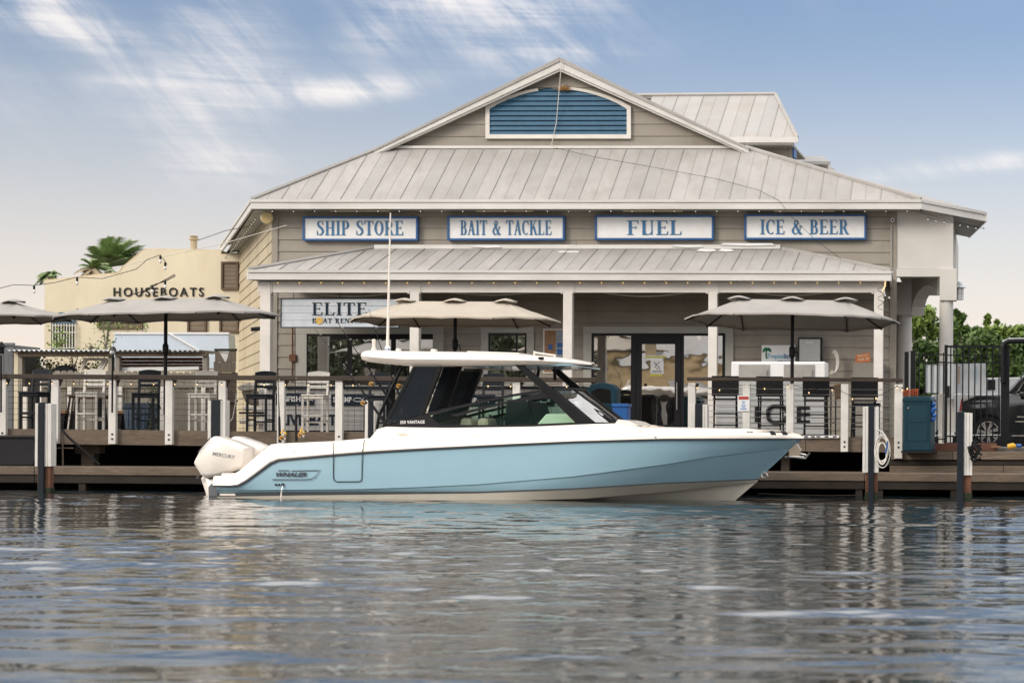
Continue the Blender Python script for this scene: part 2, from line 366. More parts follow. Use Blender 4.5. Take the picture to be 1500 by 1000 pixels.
# sans lettering from Blender's built-in face
def text_pts(body, shear=0.0, bold=0.0, spacing=1.0):
    cu = bpy.data.curves.new('lettering', 'FONT'); cu.body = body; cu.size = 1; cu.shear = shear; cu.offset = bold; cu.space_character = spacing; cu.resolution_u = 3
    o = bpy.data.objects.new('lettering', cu); COL.objects.link(o)
    dg = bpy.context.evaluated_depsgraph_get(); me = bpy.data.meshes.new_from_object(o.evaluated_get(dg))
    v = [tuple(x.co) for x in me.vertices]; f = [tuple(p.vertices) for p in me.polygons]
    bpy.data.objects.remove(o); bpy.data.curves.remove(cu); bpy.data.meshes.remove(me); return v, f
def add_text(mb, pl, body, x0, y0, x1, y1, o, th=.004, tilt=0.0, **k):
    v, f = text_pts(body, **k); ax = [p[0] for p in v]; ay = [p[1] for p in v]
    X0, X1, Y0, Y1 = min(ax), max(ax), min(ay), max(ay)
    c = []
    for p in v:
        fx = (p[0]-X0)/(X1-X0); fy = (p[1]-Y0)/(Y1-Y0)
        c.append(pl.at(x0+(x1-x0)*fx, y1+(y0-y1)*fy + tilt*fx, o))
    n = len(c); back = [p - pl.n3*th for p in c]
    edges = {}
    for fc in f:
        for i in range(len(fc)):
            a, b = fc[i], fc[(i+1) % len(fc)]; edges[(a, b)] = 1
    side = [(a, b, b+n, a+n) for (a, b) in edges if (b, a) not in edges]
    mb.add(c + back, list(f) + side)
# serif lettering drawn stroke by stroke (unit height)
def serif_glyph(ch):
    T, t, sv = .155, .055, .045; P_ = []
    rc = lambda x0, y0, x1, y1: P_.append([(x0,y0),(x1,y0),(x1,y1),(x0,y1)])
    def stem(x, w=T, y0=0, y1=1, top=True, bot=True, ov=.085):
        rc(x, y0, x+w, y1)
        if top: rc(x-ov, y1-sv, x+w+ov, y1)
        if bot: rc(x-ov, y0, x+w+ov, y0+sv)
    def ribbon(pts, ws):
        L_, R__ = [], []
        for i, p in enumerate(pts):
            a = pts[max(i-1,0)]; b = pts[min(i+1,len(pts)-1)]; d = (b[0]-a[0], b[1]-a[1]); l = math.hypot(*d) or 1
            n = (-d[1]/l, d[0]/l); L_.append((p[0]+n[0]*ws[i]/2, p[1]+n[1]*ws[i]/2)); R__.append((p[0]-n[0]*ws[i]/2, p[1]-n[1]*ws[i]/2))
        for i in range(len(pts)-1): P_.append([L_[i], L_[i+1], R__[i+1], R__[i]])
    def arc(cx, cy, rx, ry, a0, a1, n=14, th=T, tn=t):
        pts, ws = [], []
        for i in range(n+1):
            a = R_(a0+(a1-a0)*i/n); pts.append((cx+rx*math.cos(a), cy+ry*math.sin(a))); ws.append(tn+(th-tn)*abs(math.cos(a))**1.4)
        ribbon(pts, ws)
    def spline(cp, ws):
        pts, w = [], []
        q = [cp[0]]+cp+[cp[-1]]; W = [ws[0]]+ws+[ws[-1]]
        for i in range(1, len(q)-2):
            for k in range(5):
                u = k/5; f = lambda a,b,c,d: .5*((2*b)+(-a+c)*u+(2*a-5*b+4*c-d)*u*u+(-a+3*b-3*c+d)*u**3)
                pts.append((f(*[z[0] for z in q[i-1:i+3]]), f(*[z[1] for z in q[i-1:i+3]]))); w.append(W[i]+(W[i+1]-W[i])*u)
        pts.append(cp[-1]); w.append(ws[-1]); ribbon(pts, w)
    diag = lambda x0, y0, x1, y1, w: P_.append([(x0-w/2,y0),(x0+w/2,y0),(x1+w/2,y1),(x1-w/2,y1)])
    if ch == 'I': stem(.09); return P_, .33
    if ch == 'H': stem(.08); stem(.50); rc(.23,.48,.5,.53); return P_, .73
    if ch == 'T': stem(.25, top=False); rc(0,.945,.65,1); P_.append([(0,.945),(0,.76),(.035,.76),(.07,.945)]); P_.append([(.65,.945),(.58,.945),(.615,.76),(.65,.76)]); return P_, .66
    if ch in 'EF':
        stem(.08, bot=True); rc(.23,.945,.56,1); rc(.23,.485,.45,.535); rc(.43,.41,.46,.61); P_.append([(.56,.945),(.50,.945),(.535,.77),(.56,.77)])
        if ch == 'E': rc(.23,0,.58,.055); P_.append([(.60,.055),(.53,.055),(.57,.25),(.60,.25)])
        return P_, .62
    if ch == 'L': stem(.08); rc(.23,0,.56,.055); P_.append([(.58,.055),(.51,.055),(.55,.25),(.58,.25)]); return P_, .60
    if ch == 'P': stem(.08); rc(.2,.945,.33,1); rc(.2,.44,.33,.49); arc(.33,.72,.165,.25,-90,90); return P_, .60
    if ch == 'B': stem(.08); rc(.2,.945,.33,1); rc(.2,.5,.33,.55); rc(.2,0,.34,.055); arc(.32,.755,.145,.215,-90,90); arc(.33,.275,.175,.248,-90,90); return P_, .62
    if ch == 'R': stem(.08); rc(.2,.945,.33,1); rc(.2,.47,.33,.52); arc(.33,.735,.155,.235,-90,90); diag(.58,0,.36,.49,.16); rc(.50,0,.74,.045); return P_, .70
    if ch == 'K': stem(.08); diag(.24,.40,.55,1,.06); rc(.44,.955,.66,1); diag(.60,0,.38,.60,.16); rc(.50,0,.74,.045); rc(0,.955,.05,1); return P_, .70
    if ch == 'A': diag(.10,0,.34,1,.06); diag(.55,0,.34,1,.16); rc(.18,.30,.48,.35); rc(0,0,.20,.045); rc(.44,0,.68,.045); return P_, .68
    if ch == 'O': arc(.34,.5,.255,.475,0,360,28); return P_, .68
    if ch == 'C': arc(.35,.5,.265,.475,52,308,22); P_.append([(.53,.83),(.56,.99),(.60,.99),(.60,.66),(.57,.66)]); return P_, .63
    if ch == 'U': stem(.08, bot=False); stem(.53, w=.055, bot=False); rc(.08,.3,.235,.31); 
    if ch == 'U':
        pts = [(.157,.34),(.17,.17),(.24,.06),(.35,.03),(.47,.07),(.545,.18),(.557,.34)]; spline(pts, [.155,.145,.09,.055,.055,.055,.055]); return P_, .70
    if ch == 'N': stem(.08, w=.055, top=False); stem(.56, w=.055, bot=False); diag(.60,0,.12,1,.16); rc(0,.955,.12,1); return P_, .72
    if ch == 'S':
        spline([(.47,.76),(.42,.93),(.26,.975),(.12,.88),(.11,.73),(.25,.57),(.42,.42),(.47,.25),(.38,.08),(.22,.03),(.08,.11),(.04,.28)], [.05,.05,.055,.11,.14,.165,.165,.14,.10,.055,.05,.05])
        P_.append([(.47,.99),(.44,.99),(.45,.70),(.48,.70)]); P_.append([(.035,.01),(.06,.01),(.055,.32),(.03,.32)]); return P_, .56
    if ch == '&':
        spline([(.66,.0),(.50,.22),(.30,.60),(.22,.78),(.28,.95),(.40,.95),(.46,.80),(.38,.66),(.18,.46),(.09,.25),(.18,.06),(.34,.03),(.50,.16),(.60,.36),(.66,.52)], [.17,.17,.15,.09,.05,.06,.11,.06,.10,.15,.13,.05,.05,.05,.05])
        rc(.52,.52,.76,.565); rc(.58,0,.80,.045); return P_, .80
    return P_, .34
def add_serif(mb, pl, body, x0, y0, x1, y1, o, th=.012, gap=.075):
    gl, x = [], 0
    words = mb if isinstance(mb, list) else [mb]; k = 0
    for ch in body:
        if ch == ' ': x += .42; k = min(k+1, len(words)-1); continue
        p, w = serif_glyph(ch); gl += [(k, [(a+x, b) for a, b in q]) for q in p]; x += w+gap
    W = max(a for _, q in gl for a, b in q)
    for i, (k, q) in enumerate(gl):
        words[k].prism([pl.at(x0+(x1-x0)*a/W, y1+(y0-y1)*b, o+(i % 9)*.0006) for a, b in q], -pl.n3*th)
# ---------------------------------------------------------------- water and ground
def water():
    m = bpy.data.materials.new('water'); m.use_nodes = True; nt = m.node_tree; nt.nodes.clear(); N = nt.nodes.new; L = nt.links.new
    out = N('ShaderNodeOutputMaterial'); b = N('ShaderNodeBsdfPrincipled'); L(b.outputs[0], out.inputs[0])
    b.inputs['Base Color'].default_value = (.010, .017, .020, 1); b.inputs['Roughness'].default_value = .03; b.inputs['IOR'].default_value = 1.5
    tc = N('ShaderNodeTexCoord'); last = None
    for sc_, st, dist, s in ((1.0, (1.2, 3.2, 1), .006, 3), (3.2, (1.0, 2.6, 1), .0030, 4), (11, (1, 2.0, 1), .0010, 3)):
        mp = N('ShaderNodeMapping'); mp.inputs['Scale'].default_value = st; mp.inputs['Rotation'].default_value = (0, 0, .12*sc_); L(tc.outputs['Object'], mp.inputs[0])
        n = N('ShaderNodeTexNoise'); n.inputs['Scale'].default_value = sc_; n.inputs['Detail'].default_value = s; L(mp.outputs[0], n.inputs['Vector'])
        bp = N('ShaderNodeBump'); bp.inputs['Strength'].default_value = 1; bp.inputs['Distance'].default_value = dist; L(n.outputs['Fac'], bp.inputs['Height'])
        if last: L(last, bp.inputs['Normal'])
        last = bp.outputs[0]
    L(last, b.inputs['Normal'])
    xs = np.concatenate([[-900,-400,-150,-70,-40,-28], np.arange(-22, 7, .075), [10,16,30,70,150,400,900]])
    ys = np.concatenate([[-900,-300,-100,-40,-10,1,4], np.arange(6, 22, .05), np.arange(22, 40, .08), [42,44]])
    X, Y = np.meshgrid(xs, ys); Z = np.zeros_like(X)
    r = np.random.default_rng(3)
    for i in range(64):
        wl = .22*(1.043**i) ; k = 2*math.pi/wl; a = r.normal(math.pi/2, .32); am = .0044*wl/(1+wl/.8) * r.uniform(.5, 1.2)
        ph = r.uniform(0, 6.28); warp = .35*np.sin(X*.31+i)+.3*np.sin(Y*.23+i*1.7)
        arg = k*(X*math.cos(a)+Y*math.sin(a)) + ph + warp*2.2
        Z += am*(np.sin(arg) + .22*np.sin(2*arg+1.57))
    env = np.clip((X+23)/3, 0, 1)*np.clip((8-X)/3, 0, 1)*np.clip((Y-4)/2, 0, 1)*np.clip((43-Y)/4, 0, 1)
    calm = .55 + .45*np.clip(.5+.9*np.sin(X*.21+Y*.13+1)*np.sin(Y*.31-X*.09+2), 0, 1)
    Z = Z*env*calm
    n0, n1 = X.shape; V = np.stack([X, Y, Z], -1).reshape(-1, 3)
    idx = np.arange(n0*n1).reshape(n0, n1); Fq = np.stack([idx[:-1,:-1], idx[:-1,1:], idx[1:,1:], idx[1:,:-1]], -1).reshape(-1, 4)
    me = bpy.data.meshes.new('water'); me.vertices.add(len(V)); me.vertices.foreach_set('co', V.ravel())
    me.loops.add(Fq.size); me.loops.foreach_set('vertex_index', Fq.ravel()); me.polygons.add(len(Fq))
    me.polygons.foreach_set('loop_start', np.arange(0, Fq.size, 4)); me.polygons.foreach_set('loop_total', np.full(len(Fq), 4))
    me.update(); me.validate(); me.materials.append(m); me.shade_smooth()
    o = bpy.data.objects.new('water', me); COL.objects.link(o); o['kind'] = 'structure'; o['label'] = 'dark rippled water of the marina basin'
water()
GZ = .87
MB().box(-900, 43.6, -3, 900, 1600, GZ).build('ground', M_ground, kind='structure')
# seawall: concrete face, coloured near black to carry the shade under the deck
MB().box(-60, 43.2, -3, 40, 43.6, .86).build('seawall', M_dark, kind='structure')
# deck floor on the landward side of the railing
def deck_z(px): return RAIL.sz(px, 629+.0085*px, 0)[1]
dm = MB()
a = RAIL.w(RAIL.sz(-300,630)[0], -.06, deck_z(-300)); b = RAIL.w(RAIL.sz(1312,640)[0], -.06, deck_z(1312))
dm.prism([a, b, Vector((b.x, 48.6, b.z)), Vector((a.x-8, 49.6, a.z))], (0, 0, -.05)); dm.build('upper_deck', M_wood, kind='structure')

# ---------------------------------------------------------------- upper deck edge: stringer boards and railing
rail = thing('deck_railing', 'long deck railing of white posts, brown top rail, wires and plank edging above the water', 'railing', tuple(RAIL.w(0,0,1.1)))
ytop = lambda x: 548 + .0062*x
ybot = lambda x: 627.5 + .0105*x
for (x0, x1) in ((-420, -160), (-160, 163), (163, 330), (330, 560), (560, 700), (700, 862)):
    MB().poly(RAIL, [(x0+.4, ybot(x0)), (x1-.4, ybot(x1)), (x1-.4, ybot(x1)+22), (x0+.4, ybot(x0)+22)], .0, .05).build('edge_board', M_wood, rail)
for (x0, x1) in ((862, 1010), (1010, 1180), (1180, 1262), (1262, 1318)):
    MB().poly(RAIL, [(x0+.4, ybot(x0)), (x1-.4, ybot(x1)), (x1-.4, ybot(x1)+21), (x0+.4, ybot(x0)+21)], .0, .05).build('edge_board', M_wood, rail)
POSTS = [-412, -329, -246, -163, -80, 3, 80, 164, 247, 325, 411, 496, 672, 756, 842, 1013, 1093, 1157, 1237, 1316]
for x in POSTS:
    w = 5.4 if x not in (1316,) else 6
    mb = MB().rect(RAIL, x-w, ytop(x)+6.5, x+w, ybot(x)+(21 if x not in (1316,) else 30), .10, .098)
    p = mb.build('post', M_postw, rail, bevel=.008)
    if x < 520 or x > 1200:
        bl = MB()
        for dy in (6, 13): bl.rect(RAIL, x-1.2, ybot(x)+dy-.8, x+1.2, ybot(x)+dy+1.6, .112, .012)
        bl.build('bolt', M_blackm, p)
    if 0 <= x < 520 or x in (756, 1013):
        MB().poly(RAIL, [(x+5.5, ytop(x)+7), (x+11, ytop(x)+7), (x+6, ytop(x)+19)], .06, .05).build('bracket', M_brown, rail)
MB().poly(RAIL, [(-420, ytop(-420)-.5), (874, ytop(874)-.5), (874, ytop(874)+6.3), (-420, ytop(-420)+6.3)], .13, .14).build('top_rail', M_brown, rail, bevel=.01)
MB().poly(RAIL, [(1006, ytop(1006)-2.2), (1322, ytop(1322)-2.2), (1322, ytop(1322)+3), (1006, ytop(1006)+3)], .13, .14).build('top_rail', M_brown, rail, bevel=.01)
# hog wire to the left, tight cables to the right
for y in (16, 24.5, 33, 41.5, 50, 58.5, 66.5):
    for (xa, xb, mm, rr) in ((-415, 872, M_wire, .0035), (1010, 1318, M_steel, .0055)):
        if xa < 0: MB().tube([RAIL.at(xa, ytop(xa)+y, .02), RAIL.at(xb, ytop(xb)+y, .02)], rr, 4).build('cable', mm, rail)
for y in (14.5, 22.5, 31, 39, 47.5, 56, 64, 71.5):
    MB().tube([RAIL.at(1010, ytop(1010)+y, .02), RAIL.at(1318, ytop(1318)+y, .02)], .0055, 4).build('cable', M_steel, rail)
wm = MB()
for x in np.arange(-412, 872, 9.6):
    wm.tube([RAIL.at(x, ytop(x)+7, .02), RAIL.at(x, ybot(x), .02)], .0026, 3, False)
wm.build('upright_wires', M_wire, rail, kind='stuff')

# string lights on the railing
sl = thing('rail_string_lights', 'string of small warm bulbs sagging along the deck railing', 'string lights', tuple(RAIL.at(0, 560, .15)))
pts = []; bulbs = [10, 43, 76, 108, 128, 158, 192, 225, 256, 289, 325, 387, 418, 452, 485, 517, 681, 715, 748, 790, 830]
for i, x in enumerate(np.arange(-40, 872, 6)): pts.append(RAIL.at(x, ytop(x)+8+2.5*abs(math.sin(x*.038)), .16))
MB().tube(pts, .004, 4).build('wire', M_wire, sl)
rb = [(1021, 568), (1054, 571), (1120, 569), (1154, 566), (1185, 575), (1219, 571), (1249, 584), (1283, 583), (1314, 568), (1322, 571), (1329, 569)]
wp = [(1005, 562), (1022, 566), (1052, 569), (1093, 563), (1121, 567), (1154, 561), (1186, 571), (1219, 567), (1240, 576), (1250, 582), (1284, 581), (1314, 566), (1330, 568)]
MB().tube([RAIL.at(x, y, .16) for x, y in wp], .004, 4).build('wire', M_wire, sl)
for x, y in [(x, ytop(x)+13) for x in bulbs] + rb:
    c = RAIL.at(x, y, .17)
    bl = MB().lathe(c, [(.005,-.022),(.011,-.016),(.012,-.004),(.008,.016)], 8).build('bulb', M_bulb, sl, smooth=60)
    MB().lathe(c+Vector((0,0,.016)), [(.014,0),(.014,.03)], 6).build('socket', M_wire, bl)

# ---------------------------------------------------------------- lower dock
low = thing('lower_dock', 'low weathered timber dock with heavy beams along the waterline', 'dock', tuple(LOW.w(0,0,.3)))
yl = lambda x: 682.5 + .0078*x
def board(name, pl, x0, x1, dy0, dy1, o, th, m, f=yl): return MB().poly(pl, [(x0, f(x0)+dy0), (x1, f(x1)+dy0), (x1, f(x1)+dy1), (x0, f(x0)+dy1)], o, th)
for x0, x1 in ((-420, -160), (-159.4, 50), (50.6, 300), (300.6, 560), (560.6, 820), (820.6, 1090), (1090.6, 1266), (1266.6, 1405), (1405.6, 1640), (1640.6, 1950), (1950.6, 2300)):
    board('', LOW, x0, x1, 0, 12, 0, .30, 0).build('front_beam', M_wood, low, bevel=.012)
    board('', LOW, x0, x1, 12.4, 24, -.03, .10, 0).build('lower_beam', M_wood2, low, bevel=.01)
top = MB()
for i in range(9):
    yy = -.31 - i*.15
    s0 = LOW.sz(-420, 690)[0]; s1 = LOW.sz(2300, 690)[0]; z0, z1 = LOW.at(-420, yl(-420), 0).z, LOW.at(2300, yl(2300), 0).z
    MB().prism([LOW.w(s0, yy, z0), LOW.w(s1, yy, z1), LOW.w(s1, yy-.14, z1), LOW.w(s0, yy-.14, z0)], (0, 0, -.04)).build('deck_plank', M_wood, low)
for x in (120, 470, 700, 940, 1258, 1288, 1397, 1419):
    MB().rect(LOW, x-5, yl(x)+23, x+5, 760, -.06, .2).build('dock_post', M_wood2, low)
# supports of the upper deck seen in the gap
for x, w, y1 in ((115, 5, 664), (128, 9, 682), (141, 5, 664), (440, 5, 690), (600, 6, 690), (1000, 6, 700), (1150, 6, 700)):
    MB().rect(RAIL, x-w, ybot(x)+22, x+w, y1, -.45, .25).build('deck_support', M_wood, rail)
# retaining planks to the right
WALLR = planeP(1250, 38.9, 1500, 38.8)
ret = thing('plank_retaining_wall', 'stepped retaining wall of old timber planks under the iron gate', 'retaining wall', tuple(WALLR.at(1400, 690, 0)))
for (x0, x1, y0, y1, o, m) in ((1305, 1395, 661, 673, 0, M_wood), (1395.5, 1740, 661, 673, 0, M_wood), (1740.5, 2300, 661, 673, 0, M_wood), (1300, 2300, 673.6, 681.5, -.05, M_wood2),
                               (1303, 1470, 682, 696, 0, M_wood), (1470.5, 1840, 682, 696, 0, M_wood), (1840.5, 2300, 682, 696, 0, M_wood), (1318, 1460, 649, 660.5, -.35, M_woodr)):
    MB().rect(WALLR, x0, y0, x1, y1, o, .3).build('plank', m, ret, bevel=.008)
MB().rect(WALLR, 1303, 655, 2300, 664, -.38, 4.2).build('gravel_bed', M_ground, ret)

# guard piles: white planks bracketing a dark rubber strip
def pile(x0, x1, ytop_, ybot_, strip, pl, o, label, cx0=None, cx1=None):
    t = thing('fender_pile', label, 'pile', tuple(pl.at((x0+x1)/2, 720, o)), 'guard piles along the dock')
    s0, s1 = strip
    nw = 2 if (s0-x0) > 6 else 1
    def plank(a, b):
        if b-a < 1.5: return
        k = max(1, round((b-a)/5)); w = (b-a)/k
        for i in range(k): MB().rect(pl, a+i*w+.15, ytop_+random.uniform(0, 1.6), a+(i+1)*w-.15, ybot_, o+random.uniform(0,.012), .22).build('white_plank', M_postw, t, bevel=.006)
    plank(x0, s0); plank(s1, x1)
    MB().rect(pl, s0, ytop_-1, s1, 760, o+.035, .16).build('rubber_strip', M_char, t, bevel=.01)
    MB().rect(pl, x0+4, ybot_, x1-2, 765, o-.03, .15).build('rusty_pile_core', M_rust, t)
    wz = pl.at(x0, 715, o); gr = MB(); a_, b_ = pl.sz(x0+3.2, 715, o)[0], pl.sz(x1-1.2, 715, o)[0]; gr.lrect(pl, a_, -.3, b_, .10+random.uniform(0,.05), o+.0, .19); gr.build('waterline_growth', mat('algae_growth', (.022,.028,.014), .8, var=.5, scale=9, bump=.8), t, bevel=.015)
    return t
pile(51, 75, 590, 683, (55.5, 64), LIFE, 0, 'leftmost guard pile, at the end of the long black dock box')
pile(304, 330, 586, 690, (309, 321), LOW, .15, 'guard pile standing just behind the two outboard engines')
pile(534, 549, 586, 700, (539, 546), LOW, .15, 'guard pile behind the boat cockpit and fishing rods')
pile(1012, 1036, 592, 700, (1018, 1028), LOW, .15, 'guard pile behind the bow deck left of the warning notice')
pile(1263.5, 1287, 595, 692, (1272, 1280), LIFE, 0, 'guard pile between the bow and the coiled hose')
pile(1401, 1424.5, 604, 696, (1401.6, 1411.5), LIFE, 0, 'rightmost guard pile, in front of the iron gate')
# coiled hose on the pile
hz = MB()
for i in range(6):
    cx, cy = 1292+random.uniform(-1.5,1.5), 660+i*1.6; pts = []
    for k in range(25):
        a = 2*math.pi*k/24; pts.append(LIFE.at(cx+(10+[0,1.5,-2,2.5,-1,-3][i])*math.cos(a)*(.9), cy-4+(22-[0,5,2,-2,8,6][i])*math.sin(a), -.06+.03*i+.03*math.sin(a)))
    hz.tube(pts, .011, 5, False)
hz.tube([LIFE.at(x, y, .05) for x, y in ((1283, 628), (1293, 632), (1300, 645), (1303, 660))], .011, 5)
tag(hz.build('hose_coil', M_whitep, org=LIFE.at(1292, 680, 0), smooth=60), 'coil of pale water hose hanging on the pile right of the bow', 'hose')
tag(MB().tube([LIFE.at(x, y, .12) for x, y in ((1300, 646), (1299, 655), (1297, 663))], .018, 6).build('hose_nozzle', M_bright, org=LIFE.at(1300, 655, .1), smooth=60), 'blue spray nozzle clipped on the coiled pale hose', 'nozzle')
# thick black rope knot on right pile
rk = MB()
for i in range(5):
    rk.tube([LIFE.at(1428+random.uniform(-4,4)+7*math.cos(a), 654+i*3+random.uniform(-3,3)+9*math.sin(a), .02+.02*i) for a in np.linspace(0, 6.28, 14)], .02, 6)
tag(rk.build('rope_bundle', M_blackm, org=LIFE.at(1428, 665, 0), smooth=60), 'tangle of black rope hung on the rightmost white pile', 'rope')
# mooring rope low over the water
tag(MB().tube([LOW.at(x, 716+.006*x - 6*math.sin((x-1110)/190*3.14)*-.35, .25) for x in np.linspace(1110, 1262, 12)], .010, 5).build('mooring_rope', M_wood2, org=LOW.at(1180, 720, .2)), 'grey rope slung low along the dock right of the bow', 'rope')
# black skip at left and boom pole
sk = thing('black_skip', 'long black plastic dock box left of the first white pile', 'dock box', tuple(LOW.at(20, 682, -.5)))
MB().poly(LOW, [(-60, 641), (50, 641), (54, 682), (-60, 682)], -.3, .7).build('body', M_black, sk, bevel=.02)
MB().rect(LOW, -62, 637, 52, 642, -.27, .78).build('lid', M_black, sk, bevel=.02)
w = MB(); c = LOW.at(48, 676, -.27)
w.tube([c, c+LOW.n3*.05], .05, 12); w.build('wheel', M_tyre, sk)
gp = MB().tube([RAIL.at(90, 628, .3), RAIL.at(100, 640, .3), RAIL.at(146, 680, .3)], [.02,.025,.025], 8)
tag(gp.build('boom_pole', M_blackm, org=RAIL.at(146, 680, .3), smooth=60), 'black pole leaning down from the deck to the lower dock', 'pole')
rk2 = MB().tube([RAIL.at(92, 640, .2), RAIL.at(92, 681, .25)], .018, 6); rk2.tube([RAIL.at(76, 656, .2), RAIL.at(108, 656, .2)], .012, 6)
tag(rk2.build('timber_brace', M_wood, org=RAIL.at(92, 681, .2)), 'thin timber brace under the deck beside the leaning black pole', 'brace')
# ---------------------------------------------------------------- the dockside shop
store = thing('dockside_store', 'taupe two-storey dockside store with grey metal hip roofs and a blue gable vent', 'store', tuple(FAC.w(0, 0, 1.0)))
S = lambda px, py=600, o=0.0: FAC.sz(px, py, o)[0]
Zf = lambda px, py, o=0.0: FAC.sz(px, py, o)[1]
def siding(pl, s0, s1, z0, z1, pitch, parent, m, openings=(), o=.0, joints=True, zoff=0):
    n = int(math.ceil((z1-z0)/pitch))
    for i in range(n):
        a, b = z0+i*pitch, min(z1, z0+(i+1)*pitch); zc = (a+b)/2
        spans = [(s0, s1)]
        for (u0, w0, u1, w1) in openings:
            if w0 < zc < w1:
                spans = [q for (p0, p1) in spans for q in ((p0, min(p1, u0)), (max(p0, u1), p1)) if q[1]-q[0] > .03]
        out = []
        for (p0, p1) in spans:
            if joints and p1-p0 > 5:
                k = p0 + (p1-p0)*random.uniform(.3, .7); out += [(p0, k-.003), (k+.003, p1)]
            else: out.append((p0, p1))
        for (p0, p1) in out:
            mb = MB().add([pl.w(p0,o+.030,a), pl.w(p1,o+.030,a), pl.w(p1,o+.010,b-.006), pl.w(p0,o+.010,b-.006),
                           pl.w(p0,o-.02,a), pl.w(p1,o-.02,a), pl.w(p1,o-.02,b-.006), pl.w(p0,o-.02,b-.006)],
                          [(0,1,2,3),(7,6,5,4),(0,4,5,1),(3,2,6,7),(1,5,6,2),(0,3,7,4)])
            mb.build('siding_board', m, parent)
ZG = 1.0
zt = Zf(800, 303)      # wall top under eave
# core of the building
farL = P(346, 500, 60.5); farL2 = Vector((farL.x, farL.y))
c0 = FAC.w(S(399), 0, 0); c1 = FAC.w(S(1396), 0, 0)
c13 = FAC.w(S(1312.5), 0, 0); core = MB()
core.prism([Vector((c0.x+.05, c0.y+.05, .6)), Vector((c13.x, c13.y+.05, .6)), Vector((c13.x, c1.y+9, .6)), Vector((c13.x, 62, .6)), Vector((farL2.x+.1, 60.5, .6))], (0, 0, zt+.05-.6))
core.build('wall', M_taupe, store)
LW = Plane((c0.x, c0.y), (farL2.x, farL2.y))
# openings in the front wall (s0, z0, s1, z1)
op = []
for (x0, y0, x1, y1) in ((433, 479, 650, 566), (704, 478, 782, 566), (854, 479, 1074, 640)):
    op.append((S(x0+4), Zf(x0, y1), S(x1-4), Zf(x0, y0+4)))
siding(FAC, S(405), S(1303), ZG, zt, .286, store, M_taupe, op)
# left side wall: weathered boards, warm side light painted in as cream
LL = (farL2 - Vector((c0.x, c0.y))).length
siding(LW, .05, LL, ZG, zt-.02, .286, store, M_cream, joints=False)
MB().rect(FAC, 397, 303, 406, 640, .05, .12).build('corner_board', M_taupe, store)
MB().rect(FAC, 1303.5, 303, 1313, 640, .05, .12).build('corner_board', M_taupe, store)
# hip roof ------------------------------------------------------------------
def roof_panels(zf, poly, s0, ds, parent, m, name='roof_panel', th=.03, pl=FAC, phase=0):
    smin, smax = min(p[0] for p in poly), max(p[0] for p in poly); i = 0; s = smin + phase
    while s < smax-.02:
        q = clip(clip(poly, lambda p: p[0]-(s+.004)), lambda p: (s+ds-.004)-p[0])
        if len(q) > 2:
            pn = MB().prism([pl.w(u, o, zf(u, o)) for u, o in q], (0, 0, -th)).build(name, m, parent)
            # raised seam on the strip's left edge
            os_ = [o for u, o in q if abs(u-(s+.004)) < .012]
            if len(os_) >= 2 and s > smin:
                oa, ob = min(os_), max(os_); h = .022 if i % 2 == 0 else .008; w = .006 if i % 2 == 0 else .004
                MB().prism([pl.w(s-w, ob, zf(s, ob)), pl.w(s+w, ob, zf(s, ob)), pl.w(s+w, ob, zf(s, ob)+h), pl.w(s-w, ob, zf(s, ob)+h)],
                           pl.w(s, oa, zf(s, oa)) - pl.w(s, ob, zf(s, ob))).build('seam', M_seam, pn)
        s += ds; i += 1
OE = .62; ze = Zf(820, 293, OE); zr = Zf(820, 217, -1.8)
m_up = (zr-ze)/(OE+1.8); zup = lambda u, o: ze + m_up*(OE-o)
sA, sB = S(368, 293, OE), S(1350, 293, OE); sC, sD = S(558, 217, -1.8), S(1092, 215, -1.8)
roof_panels(zup, [(sA, OE), (sB, OE), (sD, -1.8), (sC, -1.8)], 0, .362, store, M_roof)
# side slopes
cA = FAC.w(sA, OE, ze); cB = FAC.w(sB, OE, ze); cC = FAC.w(sC, -1.8, zr); cD = FAC.w(sD, -1.8, zr)
eL = P(322, 360, 48.2*1.245); eL = Vector((eL.x, eL.y, ze)); eR = P(1443, 311, 48.05); eRb = Vector((eR.x-.25, 52, eR.z))
for pts in ([cA, cC, Vector((cC.x-.8, 60, zr)), eL], [cD, cB, eR], [cD, eR, Vector((cD.x+.6, 52.8, zr))], [Vector((cD.x+.6, 52.8, zr)), eR, eRb], [Vector((cD.x+.6, 52.8, zr)), eRb, Vector((cD.x+.6, 58, zr))]):
    MB().prism(pts, (0, 0, -.03)).build('side_roof', M_roof, store)
MB().prism([cC+Vector((0,.3,-.02)), cD+Vector((0,.3,-.02)), Vector((cD.x+.6, 58, zr-.02)), Vector((cC.x-.8, 60, zr-.02))], (0,0,-.03)).build('roof_top', M_roof2, store)
for a, b in ((cA, cC), (cB, cD)):
    d = (b-a).normalized(); MB().tube([a+Vector((0,0,.02))+d*.02, b+Vector((0,0,.02))], .055, 5).build('hip_cap', M_roof, store)
